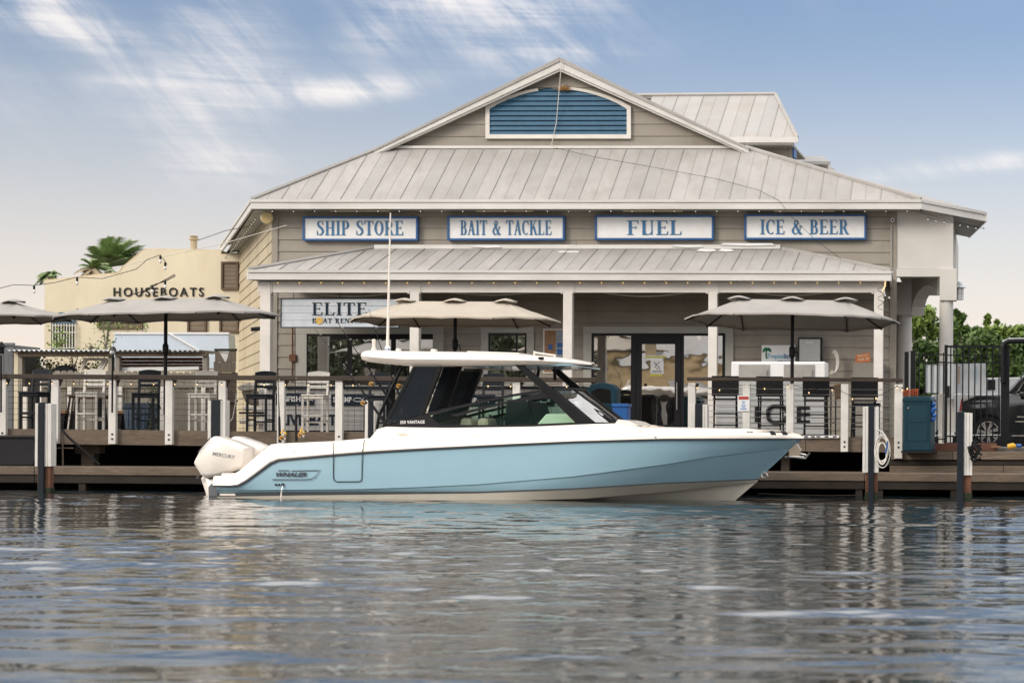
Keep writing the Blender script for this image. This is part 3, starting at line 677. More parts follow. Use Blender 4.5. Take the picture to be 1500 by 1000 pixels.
# fascia and soffit
def fascia(a, b, h=.27, th=.05, name='fascia', drop=.055, mm=None):
    d = (b-a); n = Vector((d.y, -d.x, 0)).normalized()
    if n.dot(-a) < 0: n = -n
    MB().prism([a-n*th+Vector((0,0,-drop-h)), a+Vector((0,0,-drop-h)), a+Vector((0,0,-drop)), a-n*th+Vector((0,0,-drop))], d).build(name, mm or M_fascia, store, bevel=.006)
    MB().prism([a-n*th*.8+Vector((0,0,-drop)), a+n*.03+Vector((0,0,-drop)), a+n*.035+Vector((0,0,.012)), a-n*th*.8+Vector((0,0,.012))], d).build('drip_edge', M_fascia, store)
hf = (306.5-296.5)/FPX*47.6
fascia(cA, cB, hf); fascia(eL, cA, hf); fascia(cB, eR, hf); fascia(eR, eRb, hf)
zs = ze-.055-hf+.02
wA, wB = FAC.w(S(399), 0, zs), FAC.w(S(1396), 0, zs)
i_ = lambda v: Vector((v.x, v.y, zs))
MB().prism([i_(cA)+Vector((.08,.04,0)), i_(cB)+Vector((-.05,.04,0)), Vector((cB.x+.3, 56, zs)), Vector((c0.x, 56, zs)), Vector((eL.x+.2, eL.y, zs))], (0,0,.02)).build('soffit', M_soffit, store)
for pts in ([i_(cB), eR+Vector((-.03,.02,-.2)), eRb+Vector((0,0,-.2))], [i_(cB), eRb+Vector((0,0,-.2)), Vector((cB.x+.3, 52, zs))]): MB().prism(pts, (0,0,.02)).build('corner_soffit', M_soffit, store)
# gable ---------------------------------------------------------------------
OG = -1.85
gz = lambda x, y, o=OG: FAC.at(x, y, o)
gt = [FAC.sz(575, 216, OG), FAC.sz(1078, 216, OG), FAC.sz(820, 96, OG)]
MB().prism([FAC.w(s, OG-.04, z) for s, z in gt], -FAC.n3*.1).build('gable_wall', M_taupe, store)
z = gt[0][1]-.03
while z < gt[2][1]:
    z2 = z+.305; q = clip(clip([tuple(g) for g in gt], lambda p: p[1]-z), lambda p: (z2-.006)-p[1])
    if len(q) > 2: MB().prism([FAC.w(s, OG+.02-.018*(zz-z)/.305, zz) for s, zz in q], -FAC.n3*.05).build('siding_board', M_taupe, store)
    z = z2
# rake boards and roof planes behind
for (xe, ye, sgn) in ((548, 218, -1), (1097, 216.5, 1)):
    ap = FAC.at(820, 84, OG+.28); lo = FAC.at(xe, ye, OG+.28); d = lo-ap
    for (t0, t1, off, nm) in ((0.0, .11, .028, 'roof_edge'), (.11, .30, .0, 'rake_board'), (.30, .345, -.02, 'rake_trim')):
        dn = Vector((0,0,-1)); 
        q = [ap+dn*t0, lo+dn*t0*(.55 if t0 else 1), lo+dn*t1*.55, ap+dn*t1]
        MB().prism([v+FAC.n3*off for v in q], -FAC.n3*.06).build(nm, M_fascia if t0 else M_roof, store, bevel=.004)
    MB().prism([ap, lo, lo-FAC.n3*9, ap-FAC.n3*9], (0, 0, -.05)).build('gable_roof', M_roof, store)
    sof = [ap+Vector((0,0,-.30)), lo+Vector((0,0,-.16)), lo+Vector((0,0,-.16))-FAC.n3*.35, ap+Vector((0,0,-.30))-FAC.n3*.35]
    MB().prism(sof, (0, 0, .02)).build('gable_soffit', M_soffit, store)
MB().rect(FAC, 560, 213.5, 1090, 217.5, OG+.12, .12).build('flashing', M_fascia, store)
# gable vent with blue louvres
vent = MB(); 
def vent_outline(inset=0):
    pts = [(711+inset, 203-inset), (924-inset, 203-inset), (924-inset, 156+inset*.6)]
    for k in range(1, 14):
        t = k/14; pts.append((924-inset-(213-2*inset)*t, 156+inset*.6-(29+0*inset)*math.sin(math.pi*t)**.82 ))
    pts.append((711+inset, 156+inset*.6)); return pts
o_, i_2 = vent_outline(0), vent_outline(6)
n = len(o_); va = [FAC.at(x, y, OG+.09) for x, y in o_]; vb = [FAC.at(x, y, OG+.09) for x, y in i_2]
vc = [p-FAC.n3*.09 for p in va]; vd = [p-FAC.n3*.09 for p in vb]
vent.add(va+vb+vc+vd, [f for k in range(n) for kk in [(k+1) % n] for f in ((k,kk,n+kk,n+k), (n+k,n+kk,3*n+kk,3*n+k), (2*n+k,2*n+kk,kk,k)) if not (k in (9,10))])
gv = vent.build('gable_vent', M_white, store)
MB().prism([FAC.at(x, y, OG+.015) for x, y in vent_outline(3)], -FAC.n3*.03).build('vent_backing', M_dark, gv)
inner = [FAC.sz(x, y, OG+.05) for x, y in vent_outline(5)]
zb = inner[0][1]; pitch = .1235; z = zb
while z < max(p[1] for p in inner)-.03:
    za, zb2 = z, z+pitch
    xs_ = []
    for zz in (za+.01, min(zb2, max(p[1] for p in inner)-.012)):
        c = []
        for k in range(len(inner)):
            p, q = inner[k], inner[(k+1) % len(inner)]
            if (p[1]-zz)*(q[1]-zz) < 0: c.append(p[0]+(q[0]-p[0])*(zz-p[1])/(q[1]-p[1]))
        xs_.append((min(c), max(c)) if len(c) > 1 else None)
    if xs_[0] and xs_[1]:
        (a0, a1), (b0, b1) = xs_; zt2 = min(zb2, max(p[1] for p in inner)-.012)
        MB().add([FAC.w(a0,OG+.085,za), FAC.w(a1,OG+.085,za), FAC.w(b1,OG+.03,zt2+.012), FAC.w(b0,OG+.03,zt2+.012),
                  FAC.w(a0,OG+.07,za-.005), FAC.w(a1,OG+.07,za-.005), FAC.w(b1,OG+.015,zt2), FAC.w(b0,OG+.015,zt2)],
                 [(0,1,2,3),(7,6,5,4),(0,4,5,1),(3,2,6,7),(1,5,6,2),(0,3,7,4)]).build('louver_slat', M_louver, gv)
    z = zb2
nest = MB()
for k in range(90):
    c = gz(826+random.gauss(0,4.5), 129.5+random.gauss(0,1.7), OG+.10+random.uniform(-.03,.05)); d = Vector((random.uniform(-1,1), random.uniform(-.5,.5), random.uniform(-.5,.5)))*.10
    nest.tube([c-d, c+d], .005, 3)
tag(nest.build('bird_nest', mat('straw', (.30,.17,.06), .9, var=.4, island=.4), org=gz(826,130,OG+.1)), 'straw nest in the broken top of the blue gable vent', 'nest')
tag(MB().tube([gz(822,90,OG+.35), gz(821,110,OG+.32), gz(815,180,OG+.12), gz(808,212,OG+.14), FAC.at(815,217,-1.7)], .010, 4).build('hanging_cable', M_wirew, org=gz(815,150,OG+.1)), 'pale cable dropping down across the gable vent', 'cable')
tag(MB().tube([FAC.at(x, y, o) for x, y, o in ((815,217,-1.65),(870,230,-1.0),(940,242,-.8),(1050,262,-.2),(1110,278,.3),(1140,293,.72),(1160,318,.75),(1195,352,.9),(1232,379,1.6))], .005, 4).build('roof_cable', M_wire, org=FAC.at(1000,250,0)), 'black cable running slantwise down the upper roof to the lower one', 'cable')

# rear wings -----------------------------------------------------------------
RW = planeP(900, 57, 1200, 56.5)
rw = thing('rear_wing', 'grey-roofed rear wing rising behind the gable roof', 'building', tuple(RW.at(1050, 230, 0)))
e0, e1 = RW.sz(930, 204, .5), RW.sz(1168, 203, .5); r0, r1 = RW.sz(900, 141, -1.9), RW.sz(1136, 147, -1.9)
zfr = lambda u, o: e0[1] + (r0[1]-e0[1])*(.5-o)/2.4
roof_panels(zfr, [(e0[0], .5), (e1[0], .5), (r1[0], -1.9), (e0[0], -1.9)], 0, .385, rw, M_roof2, pl=RW)
MB().prism([RW.w(r0[0]-.2, -1.9, r0[1]), RW.w(r1[0]+.02, -1.9, r1[1]), RW.w(r1[0]+.3, -4.5, r1[1]-1.1), RW.w(r0[0], -4.5, r1[1]-1.1)], (0,0,-.03)).build('back_roof', M_roof2, rw)
MB().tube([RW.w(r0[0]-.2, -1.9, r0[1]+.02), RW.w(r1[0], -1.9, r0[1]+.02)], .06, 5).build('ridge_cap', M_roof2, rw)
MB().tube([RW.w(r1[0], -1.9, r0[1]+.02), RW.w(e1[0], .5, e1[1]+.03)], .05, 5).build('hip_cap', M_roof2, rw)
MB().rect(RW, 930, 200.5, 1169, 209, .54, .06).build('fascia', M_fascia, rw)
MB().rect(RW, 930, 209, 1160, 300, -.02, .2).build('wall', M_taupe, rw)
MB().rect(RW, 1095, 211, 1153, 219, .02, .04).build('siding_board', M_taupe, rw); MB().rect(RW, 1095, 219.5, 1153, 232, .02, .04).build('siding_board', M_taupe, rw)
MB().rect(RW, 1160.2, 212, 1163, 230, -.1, .6).build('window', M_bright, rw)
MB().rect(RW, 930, 209, 1160, 212, .5, 3).build('soffit', M_soffit, rw)
RX = planeP(1100, 60, 1250, 59.5)
rx = thing('rear_lean_to', 'small grey roofed addition lowest behind the right hip', 'building', tuple(RX.at(1190, 250, 0)))
MB().prism([RX.at(1130,239,.5), RX.at(1216,237,.5), RX.at(1205,229,-1), RX.at(1130,229,-1)], (0,0,-.03)).build('roof', M_roof2, rx)
MB().rect(RX, 1130, 236.5, 1216.5, 241, .53, .05).build('fascia', M_fascia, rx); MB().rect(RX, 1130, 241, 1213, 320, .1, 1).build('wall', M_white, rx)

# right stucco bay and portico ------------------------------------------------
bay = MB(); o0 = -.02
s13, s96 = S(1313.3, 350), S(1396.3, 350)
zb0 = Zf(1350, 393.5); bay.prism([FAC.w(s13,.03,zb0), FAC.w(s96,.03,zb0), FAC.w(s96,-3,zb0), FAC.w(s96,-9,zb0), FAC.w(s13,-9,zb0)], (0,0,zs-zb0-.004)).build('stucco_bay', M_stucco, store)
bay = MB().rect(FAC, 1313.3, 393.5, 1377, 405, .06, .35).build('bay_beam', M_stucco, store)
MB().rect(FAC, 1376.5, 393.2, 1401.5, 440, .10, .42).build('portico_block', M_stucco, store, bevel=.01)
cc = FAC.at(1386, 500, -.11); MB().lathe((cc.x, cc.y, .8), [(.17,0),(.165,Zf(1386,440,0)-.8-.001)], 24).build('column', M_stucco, store, smooth=40)
a = P(1378, 430, 48.15); b = P(1315, 430, 51.4); AW = Plane((a.x, a.y), (b.x, b.y))
q = [(1384,404),(1384,445),(1374.5,445),(1373,432),(1368,421),(1360,417),(1352,420),(1345,427),(1339,438),(1336,449),(1335,462)]
lo = [(x, y) for x, y in q[1:]]; sz = [AW.sz(x, y) for x, y in lo]; ztop = FAC.at(1350,398,0).z
for (u0, w0), (u1, w1) in zip(sz[2:], sz[3:]):
    MB().prism([AW.w(u0,0,w0), AW.w(u1,0,w1), AW.w(u1,0,ztop), AW.w(u0,0,ztop)], -AW.n3*.34).build('arch_segment', M_stucco, store)
bc = P(1324.3, 500, 51.3); MB().box(bc.x-.26, bc.y-.26, P(1326,461,51.3).z-.02, bc.x+.3, bc.y+.26, ztop).build('back_block', M_stucco, store)
MB().lathe((bc.x, bc.y, .8), [(.205,0),(.20,P(1326,461,51.3).z-.82)], 24).build('column', M_stucco, store, smooth=40)
MB().prism([FAC.w(s13,-.3,ztop-.004), FAC.w(s96-.3,-.3,ztop-.004), FAC.w(s96-.1,-3.4,ztop-.004), FAC.w(s13,-3.4,ztop-.004)], (0,0,.03)).build('portico_ceiling', M_soffit, store)
def lantern(px, py, Y, label):
    p = P(px, py, Y); t = thing('ceiling_lantern', label, 'lantern', tuple(p), 'galvanised lanterns on the portico')
    MB().lathe(p, [(.16,.16),(.13,.20),(.05,.26),(.04,.30)], 12).build('cap', M_corr, t)
    MB().lathe(p, [(.07,-.12),(.075,.15)], 10).build('glass_jar', M_bulboff, t)
    cg = MB()
    for k in range(6):
        g = k*math.pi/3; d = Vector((math.cos(g)*.085, math.sin(g)*.085, 0)); cg.tube([p+d+Vector((0,0,.16)), p+d+Vector((0,0,-.13))], .008, 4)
    for zz in (-.13, .02): cg.tube([p+Vector((math.cos(k*.524)*.085, math.sin(k*.524)*.085, zz)) for k in range(13)], .008, 4)
    cg.build('guard_cage', M_corr, t)
    MB().tube([p+Vector((0,0,.27)), p+Vector((-.28,.05,.27))], .03, 6).build('arm', M_corr, t)
lantern(1406, 431, 48.1, 'caged metal lantern on the outer side of the portico block')
lantern(1344, 443, 51.3, 'caged metal lantern under the portico arch on the inner column')
# security camera + downpipe
cm = thing('security_camera', 'round white security camera under the eave right of the ice and beer sign', 'camera', tuple(FAC.at(1307,322,.2)))
p = FAC.at(1307.5, 322.5, .22); MB().tube([p-FAC.n3*.16, p], .048, 12).build('housing', M_alu, cm); MB().tube([p, p+FAC.n3*.006], .026, 12).build('lens', M_black, cm)
MB().tube([FAC.at(1305.5, 330, .09), FAC.at(1305.5, 390, .09)], .012, 5).build('conduit', M_soffit, cm)

# porch ------------------------------------------------------------------------
OP = 2.35; zpe = Zf(835, 396.5, OP); zpt = Zf(835, 364, .06); mp = (zpt-zpe)/(OP-.06); zpf = lambda u, o: zpe + mp*(OP-o)
pA, pB = S(364, 396, OP), S(1306, 399, OP); pC, pD = S(548, 363, .06), S(1143, 361, .06)
dzs = Zf(1306, 399.5, OP) - Zf(364, 394, OP)
roof_panels(zpf, [(pA, OP), (pB, OP), (pD, .06), (pC, .06)], 0, .352, store, M_roof, name='porch_roof_panel')
aA, aB, aC, aD = FAC.w(pA,OP,zpe), FAC.w(pB,OP,zpe), FAC.w(pC,.06,zpt), FAC.w(pD,.06,zpt)
aL = FAC.w(pA+.3, -.2, zpe); aR = FAC.w(pB-.1, -.2, zpe)
for pts in ([aA, aC, aL], [aD, aB, aR]): MB().prism(pts, (0,0,-.03)).build('porch_side_roof', M_roof, store)
for p_, q_ in ((aA, aC), (aB, aD)): MB().tube([p_+Vector((0,0,.02)), q_+Vector((0,0,.02))], .05, 5).build('porch_hip_cap', M_roof, store)
MB().rect(FAC, 548, 358.5, 1143, 364.5, .16, .14).build('porch_flashing', M_fascia, store)
for x0, x1, y in ((690,735,360.5),(815,850,369),(985,1030,360),(1020,1050,366),(1055,1135,357.5),(1052,1075,366)):
    MB().poly(FAC, [(x0,y+1),(x0+5,y-1.5),(x1-4,y-1.2),(x1,y+1.6),((x0+x1)/2,y+2.6)], .19 if y < 362 else .45, .03).build('sealant_patch', M_signw, store)
hp = (410.5-400)/FPX*46.2
fascia(aA, aB, hp); fascia(FAC.w(pA+.3,.05,zpe), aA, hp); fascia(aB, FAC.w(pB-.1,.05,zpe), hp)
zpc = zpe-.055-hp
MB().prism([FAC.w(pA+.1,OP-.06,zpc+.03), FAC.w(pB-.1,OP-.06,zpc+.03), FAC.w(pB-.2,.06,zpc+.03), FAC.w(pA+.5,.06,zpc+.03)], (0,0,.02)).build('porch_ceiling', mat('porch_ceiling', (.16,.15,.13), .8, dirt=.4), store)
MB().rect(FAC, 380, 410, 1294, 428.5, OP-.25, .09).build('porch_beam', M_white, store, bevel=.006)
MB().rect(FAC, 380, 410, 1294, 428.5, OP-.40, .09).build('porch_beam', M_white, store)
for x, w in ((388, 7.5), (606.5, 6.7), (831, 6.8), (1043.5, 6.5), (1286.5, 6.7)):
    po = MB().rect(FAC, x-w, 412 if w > 7 else 428.7, x+w, 650, OP-.22, .2).build('porch_post', M_white, store, bevel=.01)
    MB().rect(FAC, x-w-3, 411.5, x+w+3, 430, OP-.235, .02).build('post_plate', M_white, po)
    sc_ = MB()
    for dx in (-w-1, w+1):
        for dy in (414.5, 427): sc_.tube([FAC.at(x+dx, dy, OP-.235), FAC.at(x+dx, dy, OP-.20)], .012, 6)
    sc_.build('bolt', M_whitep, po)
# pale rope swags & little bulbs under beam
for (x0, x1, sg) in ((440, 590, 6), (655, 790, 4), (880, 1010, 6), (1100, 1215, 5)):
    tag(MB().tube([FAC.at(x0+(x1-x0)*t, 428+sg*math.sin(math.pi*t), OP-.5) for t in np.linspace(0,1,12)], .010, 4).build('swag_cable', M_wirew, org=FAC.at((x0+x1)/2, 430, OP-.5)), 'pale cable swagged under porch beam between %s' % {440:'the first two posts',655:'the second and third posts',880:'the third and fourth posts',1100:'the fourth and fifth posts'}[x0], 'cable')
def light_string(name, label, pts, bulbs, m, drop=.03):
    t = thing(name, label, 'string lights', tuple(pts[0])); MB().tube(pts, .005, 4).build('wire', M_wire, t)
    for c in bulbs:
        b_ = MB().lathe(c-Vector((0,0,drop)), [(.005,-.022),(.011,-.016),(.013,-.002),(.008,.016)], 7).build('bulb', m, t, smooth=60)
        MB().lathe(c-Vector((0,0,drop-.018)), [(.013,0),(.013,.03)], 6).build('socket', M_wire, b_)
light_string('porch_string_lights', 'row of warm little bulbs along the porch beam', [FAC.at(x, 411.6, OP-.2) for x in (380, 600, 830, 1050, 1296)], [FAC.at(x, 412, OP-.18) for x in np.arange(407, 1290, 31.6)], M_bulb)
light_string('eave_string_lights', 'row of unlit clear bulbs under the upper eave', [FAC.at(x, 307, OE-.05) for x in (370, 800, 1330)]+[eR+Vector((-.1,-.03,-.38))], [FAC.at(x, 307.5, OE-.05) for x in np.arange(399, 1335, 31)], M_bulboff)
pts = [cA+(eL-cA)*t+Vector((.12,0,-.42)) for t in np.linspace(.02,.98,22)]
light_string('side_eave_string_lights', 'unlit bulbs strung under the receding left eave', pts, pts, M_bulboff)
pts = [cB+(eR-cB)*t+Vector((0,-.03,-.40)) for t in np.linspace(.1,.98,8)]
light_string('corner_eave_string_lights', 'unlit bulbs strung under the right corner eave', pts, pts, M_bulboff)
bd = MB().tube([FAC.at(1290+5*math.sin(k*1.3), 415+k*2.6, OP-.1+.05*math.cos(k)) for k in range(16)], .006, 4)
t = thing('post_string_lights', 'bunched warm bulbs wound round the top of the rightmost porch post', 'string lights', tuple(FAC.at(1297,430,OP)))
bd.build('wire', M_wire, t)
for k in range(9):
    c = FAC.at(1296+random.uniform(-3,7), 412+k*3.4, OP-.05); MB().lathe(c, [(.006,-.028),(.018,-.018),(.02,0),(.012,.018)], 7).build('bulb', M_bulb if k < 5 else M_bulboff, t, smooth=60)

# windows and door --------------------------------------------------------------
w1 = MB().frame(FAC, 433, 478, 650, 575, 16, .075, .09, 11).build('window', M_trimg, store, bevel=.006)
MB().frame(FAC, 446, 489, 638, 566, 4.2, .045, .06, 3.4).build('window_frame', M_black, w1)
for x in (512, 576): MB().rect(FAC, x-3.2, 492, x+3.2, 563, .042, .05).build('mullion', M_black, w1)
for x0, x1 in ((450, 508.6), (515.4, 572.6), (579.4, 634)): MB().rect(FAC, x0, 492.3, x1, 563, .02, .01).build('pane', M_store, w1)
MB().rect(FAC, 484, 492.5, 634, 497, .028, .006).build('blind_box', M_black, w1)
w2 = MB().frame(FAC, 704, 477.5, 782, 566, 11, .075, .09, 10).build('window', M_trimg, store, bevel=.006)
MB().frame(FAC, 715, 488.5, 771, 560, 2.6, .045, .06, 2.4).build('window_frame', M_black, w2)
MB().rect(FAC, 717.5, 491, 768.5, 558, .02, .01).build('pane', M_store, w2); MB().rect(FAC, 755.5, 491, 758, 558, .035, .02).build('mullion', M_black, w2)
dr = MB().frame(FAC, 854, 478, 1074, 660, 12, .075, .09, 10).build('door_surround', M_trimg, store, bevel=.006)
fr = MB().rect(FAC, 866, 488, 1062, 491.6, .045, .08)
for x0, x1 in ((866, 869), (924, 931), (997, 1001), (1058, 1062)): fr.rect(FAC, x0, 491.6, x1, 660, .043, .08)
fr.build('storefront_frame', M_black, store)
MB().rect(FAC, 869.2, 491.8, 923.8, 655, .0, .01).build('side_pane', M_store, store)
MB().rect(FAC, 1001.2, 491.8, 1057.8, 655, .0, .01).build('side_pane', M_store, store)
dd = MB().frame(FAC, 931.3, 491.8, 996.7, 655, 8.5, .038, .05, 12).build('door', M_black, store, bevel=.004)
MB().rect(FAC, 939.6, 503.6, 988.3, 622, .01, .01).build('pane', M_store, dd)
MB().rect(FAC, 939.8, 622, 988, 626, .03, .03).build('kick_rail', M_black, dd)
MB().tube([FAC.at(991.5, 560, .10), FAC.at(991.5, 600, .10)], .014, 8).build('handle', M_alu, dd)
# notices on the door glass
nt = thing('door_notice', 'white printed notice with black emblem between hazard tapes on the glass door', 'notice', tuple(FAC.at(963, 540, .03)))
MB().rect(FAC, 953, 527, 972, 547.5, .028, .008).build('paper', M_signw, nt)
tx = MB(); tx.tube([FAC.at(x,y,.033) for x,y in ((958,530),(961,534),(965,537),(967,541))], .008, 4); tx.tube([FAC.at(x,y,.033) for x,y in ((967,530),(962,533),(959,537),(964,541))], .007, 4)
tx.build('emblem', M_black, nt); l = MB()
for y in (542.5, 544.8): l.rect(FAC, 955, y, 970, y+1, .031, .002)
l.build('text_lines', M_decal, nt)
for x0,x1,y in ((945,976,521),(952,970,547.8)):
    for k in range(int((x1-x0)/3)):
        MB().poly(FAC, [(x0+3*k,y+3.4),(x0+3*k+2,y+3.4),(x0+3*k+3,y),(x0+3*k+1,y)], .030, .003).build('hazard_stripe', mat('hazard_yellow',(.55,.5,.02),.6), nt)
tag(MB().rect(FAC, 945, 503.8, 961, 520, .024, .006).build('door_paper', mat('buff_paper',(.48,.38,.24),.8), org=FAC.at(953,512,0)), 'buff paper taped in the top left of the glass door', 'paper')
tag(MB().lathe(FAC.at(945.5,563.5,.03)-Vector((0,0,.0)), [(.03,-.03),(.03,.03)], 12).build('door_sticker', M_black, org=FAC.at(945.5,563.5,.03)), 'round black sticker on the left of the door glass', 'sticker')
nb = thing('notice_board', 'framed notice board with brown and blue flyers between window and door', 'notice board', tuple(FAC.at(817,515,.05)))
MB().rect(FAC, 795.5, 481.5, 839, 547, .045, .04).build('frame', M_whitep, nb); MB().rect(FAC, 797.5, 483.5, 837, 545, .049, .01).build('cork', mat('cork_tan',(.30,.17,.09),.8,var=.3,scale=6), nb)
MB().rect(FAC, 814, 484, 836, 544, .053, .005).build('flyer', mat('flyer_grey',(.25,.29,.34),.5,var=.3,scale=5), nb)
for (x,y,w,h) in ((803,504,6,8),(816,502,8,7),(816,511,8,8),(803,535,6,6),(818,535,5,6)): MB().rect(FAC, x,y,x+w,y+h,.056,.004).build('blue_flyer', M_bright, nb)
# wall lights above signs & other fittings
for i, (x0, x1) in enumerate(((483, 570), (697, 780), (912, 1000), (1133, 1222))):
    q = thing('sign_light', 'pale tube lamp above the %s sign' % ('ship store', 'bait and tackle', 'fuel', 'ice and beer')[i], 'lamp', tuple(FAC.at((x0+x1)/2, 309, .35)), 'tube lamps over the four blue signs')
    MB().rect(FAC, x0, 306.5, x1, 309.5, .42, .1).build('tube_cover', M_cream, q, bevel=.01)
    MB().rect(FAC, (x0+x1)/2-3, 304.5, (x0+x1)/2+3, 308, .38, .38).build('bracket', M_wood2, q)
ll = thing('corner_floodlight', 'round yellowed floodlight under the left eave corner', 'floodlight', tuple(FAC.at(390,319,.3)))
p = FAC.at(391, 319, .25); ax = Vector((.35,-.9,-.1)).normalized()
MB().tube([p-ax*.17, p-ax*.05, p], [.10,.16,.155], 14).build('housing', M_alu, ll, smooth=50); MB().tube([p, p+ax*.04], [.15,.13], 14).build('lens', mat('yellowed_lens',(.55,.42,.2),.3), ll)
for (px, py, Yf, lb) in ((377, 481, .18, 'small grey camera on the warm-lit side wall beside the porch post'), (341, 386, .95, 'dark speaker box under the far end of the left eave')):
    c = LW.w(LL*Yf, .1, 0); z_ = P(px, py, c.y).z; c.z = z_
    o = MB().box(c.x-.12, c.y-.1, c.z-.1, c.x+.08, c.y+.1, c.z+.1) if Yf > .5 else MB().tube([c, c+Vector((-.22,-.1,-.03))], .055, 10)
    tag(o.build('wall_speaker' if Yf > .5 else 'wall_camera', M_char, org=c), lb, 'speaker' if Yf > .5 else 'camera')
tag(MB().tube([FAC.at(428.5, 478, .08), FAC.at(428.5, 560, .08)], .02, 6).build('conduit_pipe', M_rust, org=FAC.at(428,520,.1)), 'brown conduit pipe left of the wide window', 'pipe')
tag(MB().rect(FAC, 423.5, 519, 433, 529, .13, .08).build('junction_box', M_rust, org=FAC.at(428,524,.1)), 'rusty junction box on the pipe left of the wide window', 'box')

# the four blue signs -----------------------------------------------------------
for (txt, x0, y0, x1, y1, tx0, ty0, tx1, ty1, lb) in (
    ('SHIP STORE', 443, 317, 612, 352.5, 463.5, 323.5, 590, 344.5, 'white sign with blue border reading SHIP STORE'),
    ('BAIT & TACKLE', 655, 316, 827, 352, 674, 323, 807.5, 344, 'white sign with blue border reading BAIT & TACKLE'),
    ('FUEL', 871, 315, 1045.5, 351.5, 918.5, 323, 998, 344, 'white sign with blue border reading FUEL'),
    ('ICE & BEER', 1090, 313.7, 1269, 351, 1113.5, 322, 1244, 343, 'white sign with blue border reading ICE & BEER')):
    t = thing('shop_sign', lb, 'sign', tuple(FAC.at((x0+x1)/2, y1, .1)), 'blue-framed signs under the eave')
    MB().rect(FAC, x0+1, y0+1, x1-1, y1-1, .13, .10).build('panel', M_signw, t)
    MB().frame(FAC, x0, y0, x1, y1, 3, .16, .13).build('border', M_blue, t, bevel=.006)
    ws = [MB() for _ in txt.split(' ')]; add_serif(ws, FAC, txt, tx0, ty0, tx1, ty1, .145)
    for w_ in ws: w_.build('lettering', M_blue2, t)
# hanging white board sign
HS = .0
OH = OP-.45
t = thing('hanging_board_sign', 'whitewashed plank sign lettered ELITE BOAT RENTALS hanging under the porch beam', 'sign', tuple(FAC.at(495, 480, OH)))
for k in range(4):
    y0 = 437.5+k*10.4; MB().rect(FAC, 412, y0+.3, 584, y0+10.2, OH+.004*(k % 2), .03).build('plank', mat('whitewashed_plank',(.54,.58,.62),.7,var=.12,scale=2,grain=.15,gstretch=(.3,4,6),dirt=.3,dirtcol=(.32,.36,.40),dstretch=(.4,1,3)), t)
MB().frame(FAC, 411, 436.5, 585, 480, 1.4, OH+.012, .05).build('edging', M_navy, t)
ws = [MB() for _ in range(4)]; add_serif(ws[0], FAC, 'ELITE', 457, 443, 537, 461.5, OH+.012, .006, gap=.10); add_serif(ws[1], FAC, 'B', 457, 466, 463.5, 473, OH+.012, .006); add_serif(ws[2:], FAC, 'AT RENTALS', 473, 466, 538, 473, OH+.012, .006, gap=.1)
for w_ in ws: w_.build('lettering', M_navy, t)
mb = MB(); c = (467.7, 469.5)
for k in range(8):
    g = k*math.pi/4; mb.poly(FAC, [(c[0]+1.2*math.cos(g-.5), c[1]+1.2*math.sin(g-.5)), (c[0]+6*math.cos(g-.09), c[1]+6*math.sin(g-.09)), (c[0]+6*math.cos(g+.09), c[1]+6*math.sin(g+.09)), (c[0]+1.2*math.cos(g+.5), c[1]+1.2*math.sin(g+.5))], OH+.014+.0005*k, .006)
for k in range(20):
    g, g2 = k*math.pi/10, (k+1)*math.pi/10; mb.poly(FAC, [(c[0]+3.2*math.cos(g), c[1]+3.2*math.sin(g)), (c[0]+4.6*math.cos(g), c[1]+4.6*math.sin(g)), (c[0]+4.6*math.cos(g2), c[1]+4.6*math.sin(g2)), (c[0]+3.2*math.cos(g2), c[1]+3.2*math.sin(g2))], OH+.020, .006)
mb.build('ship_wheel_emblem', mat('wheel_gold',(.72,.45,.08),.5), t)
for x in (430, 498, 570): MB().tube([FAC.at(x,437,OH-.01), FAC.at(x,428,OH-.01)], .006, 4).build('hanger', M_wire, t)
# ---------------------------------------------------------------- the boat
boat = thing('motor_boat', 'pale blue motor boat with white hardtop and twin white outboards moored along the dock', 'boat', tuple(BOAT.w(BOAT.sz(740, 640)[0], 0, 0)))
def Bsz(px, py, b): s, z = BOAT.sz(px, py, b); return (s, b, z)
def mir(pts): return [(s, -b, z) for s, b, z in pts]
def Wd(pts): return [BOAT.w(s, b, z) for s, b, z in pts]
taper = lambda px, b, x0, x1, k: b if px <= x0 else b*max(0, 1-((px-x0)/(x1-x0))**k)
NT = 90
def level(ty, bf, xs, xe, n=NT):
    out = []
    for i in range(n+1):
        t = i/n; t = 1-(1-t)**1.25; px = xs+(xe-xs)*t; out.append(Bsz(px, lerp_tab(ty, px), bf(px)))
    return out
bS = lambda x: taper(x, 1.62, 800, 1177, 2.4)
bK = lambda x: taper(x, 1.585, 780, 1160, 2.3)
bT = lambda x: taper(x, 1.52, 740, 1111, 2.3)
bC = lambda x: taper(x, 1.47, 700, 1109.5, 2.0)
Tsheer = [(316,711.5),(343,711.8),(350,711),(358,707),(372,697),(400,676),(405,674),(489,666.4),(540,662.3),(620,657.6),(760,650.5),(840,646.9),(973,643),(1177,642.3)]
Tknuck = [(316,717.6),(380,717.3),(529,716),(620,712.8),(700,709),(840,697.5),(973,680),(1040,669),(1160,655)]
Tstrip = [(316,722),(440,721),(700,719.5),(840,714.6),(973,706.5),(1111,701)]
Tstrib = [(316,727),(444,725),(700,722),(840,716.8),(973,708.3),(1111,702.5)]
Tchine = [(316,737),(600,735),(760,732.5),(856,730),(980,719.5),(1109.5,705)]
Tkeel = [(316,790),(900,780),(1000,765),(1045,752),(1074,734.5)]
Ls, Lk, Lt, Lb, Lc = level(Tsheer, bS, 318, 1177), level(Tknuck, bK, 318, 1160), level(Tstrip, bT, 318, 1111), level(Tstrib, bT, 318, 1110), level(Tchine, bC, 318, 1109.5)
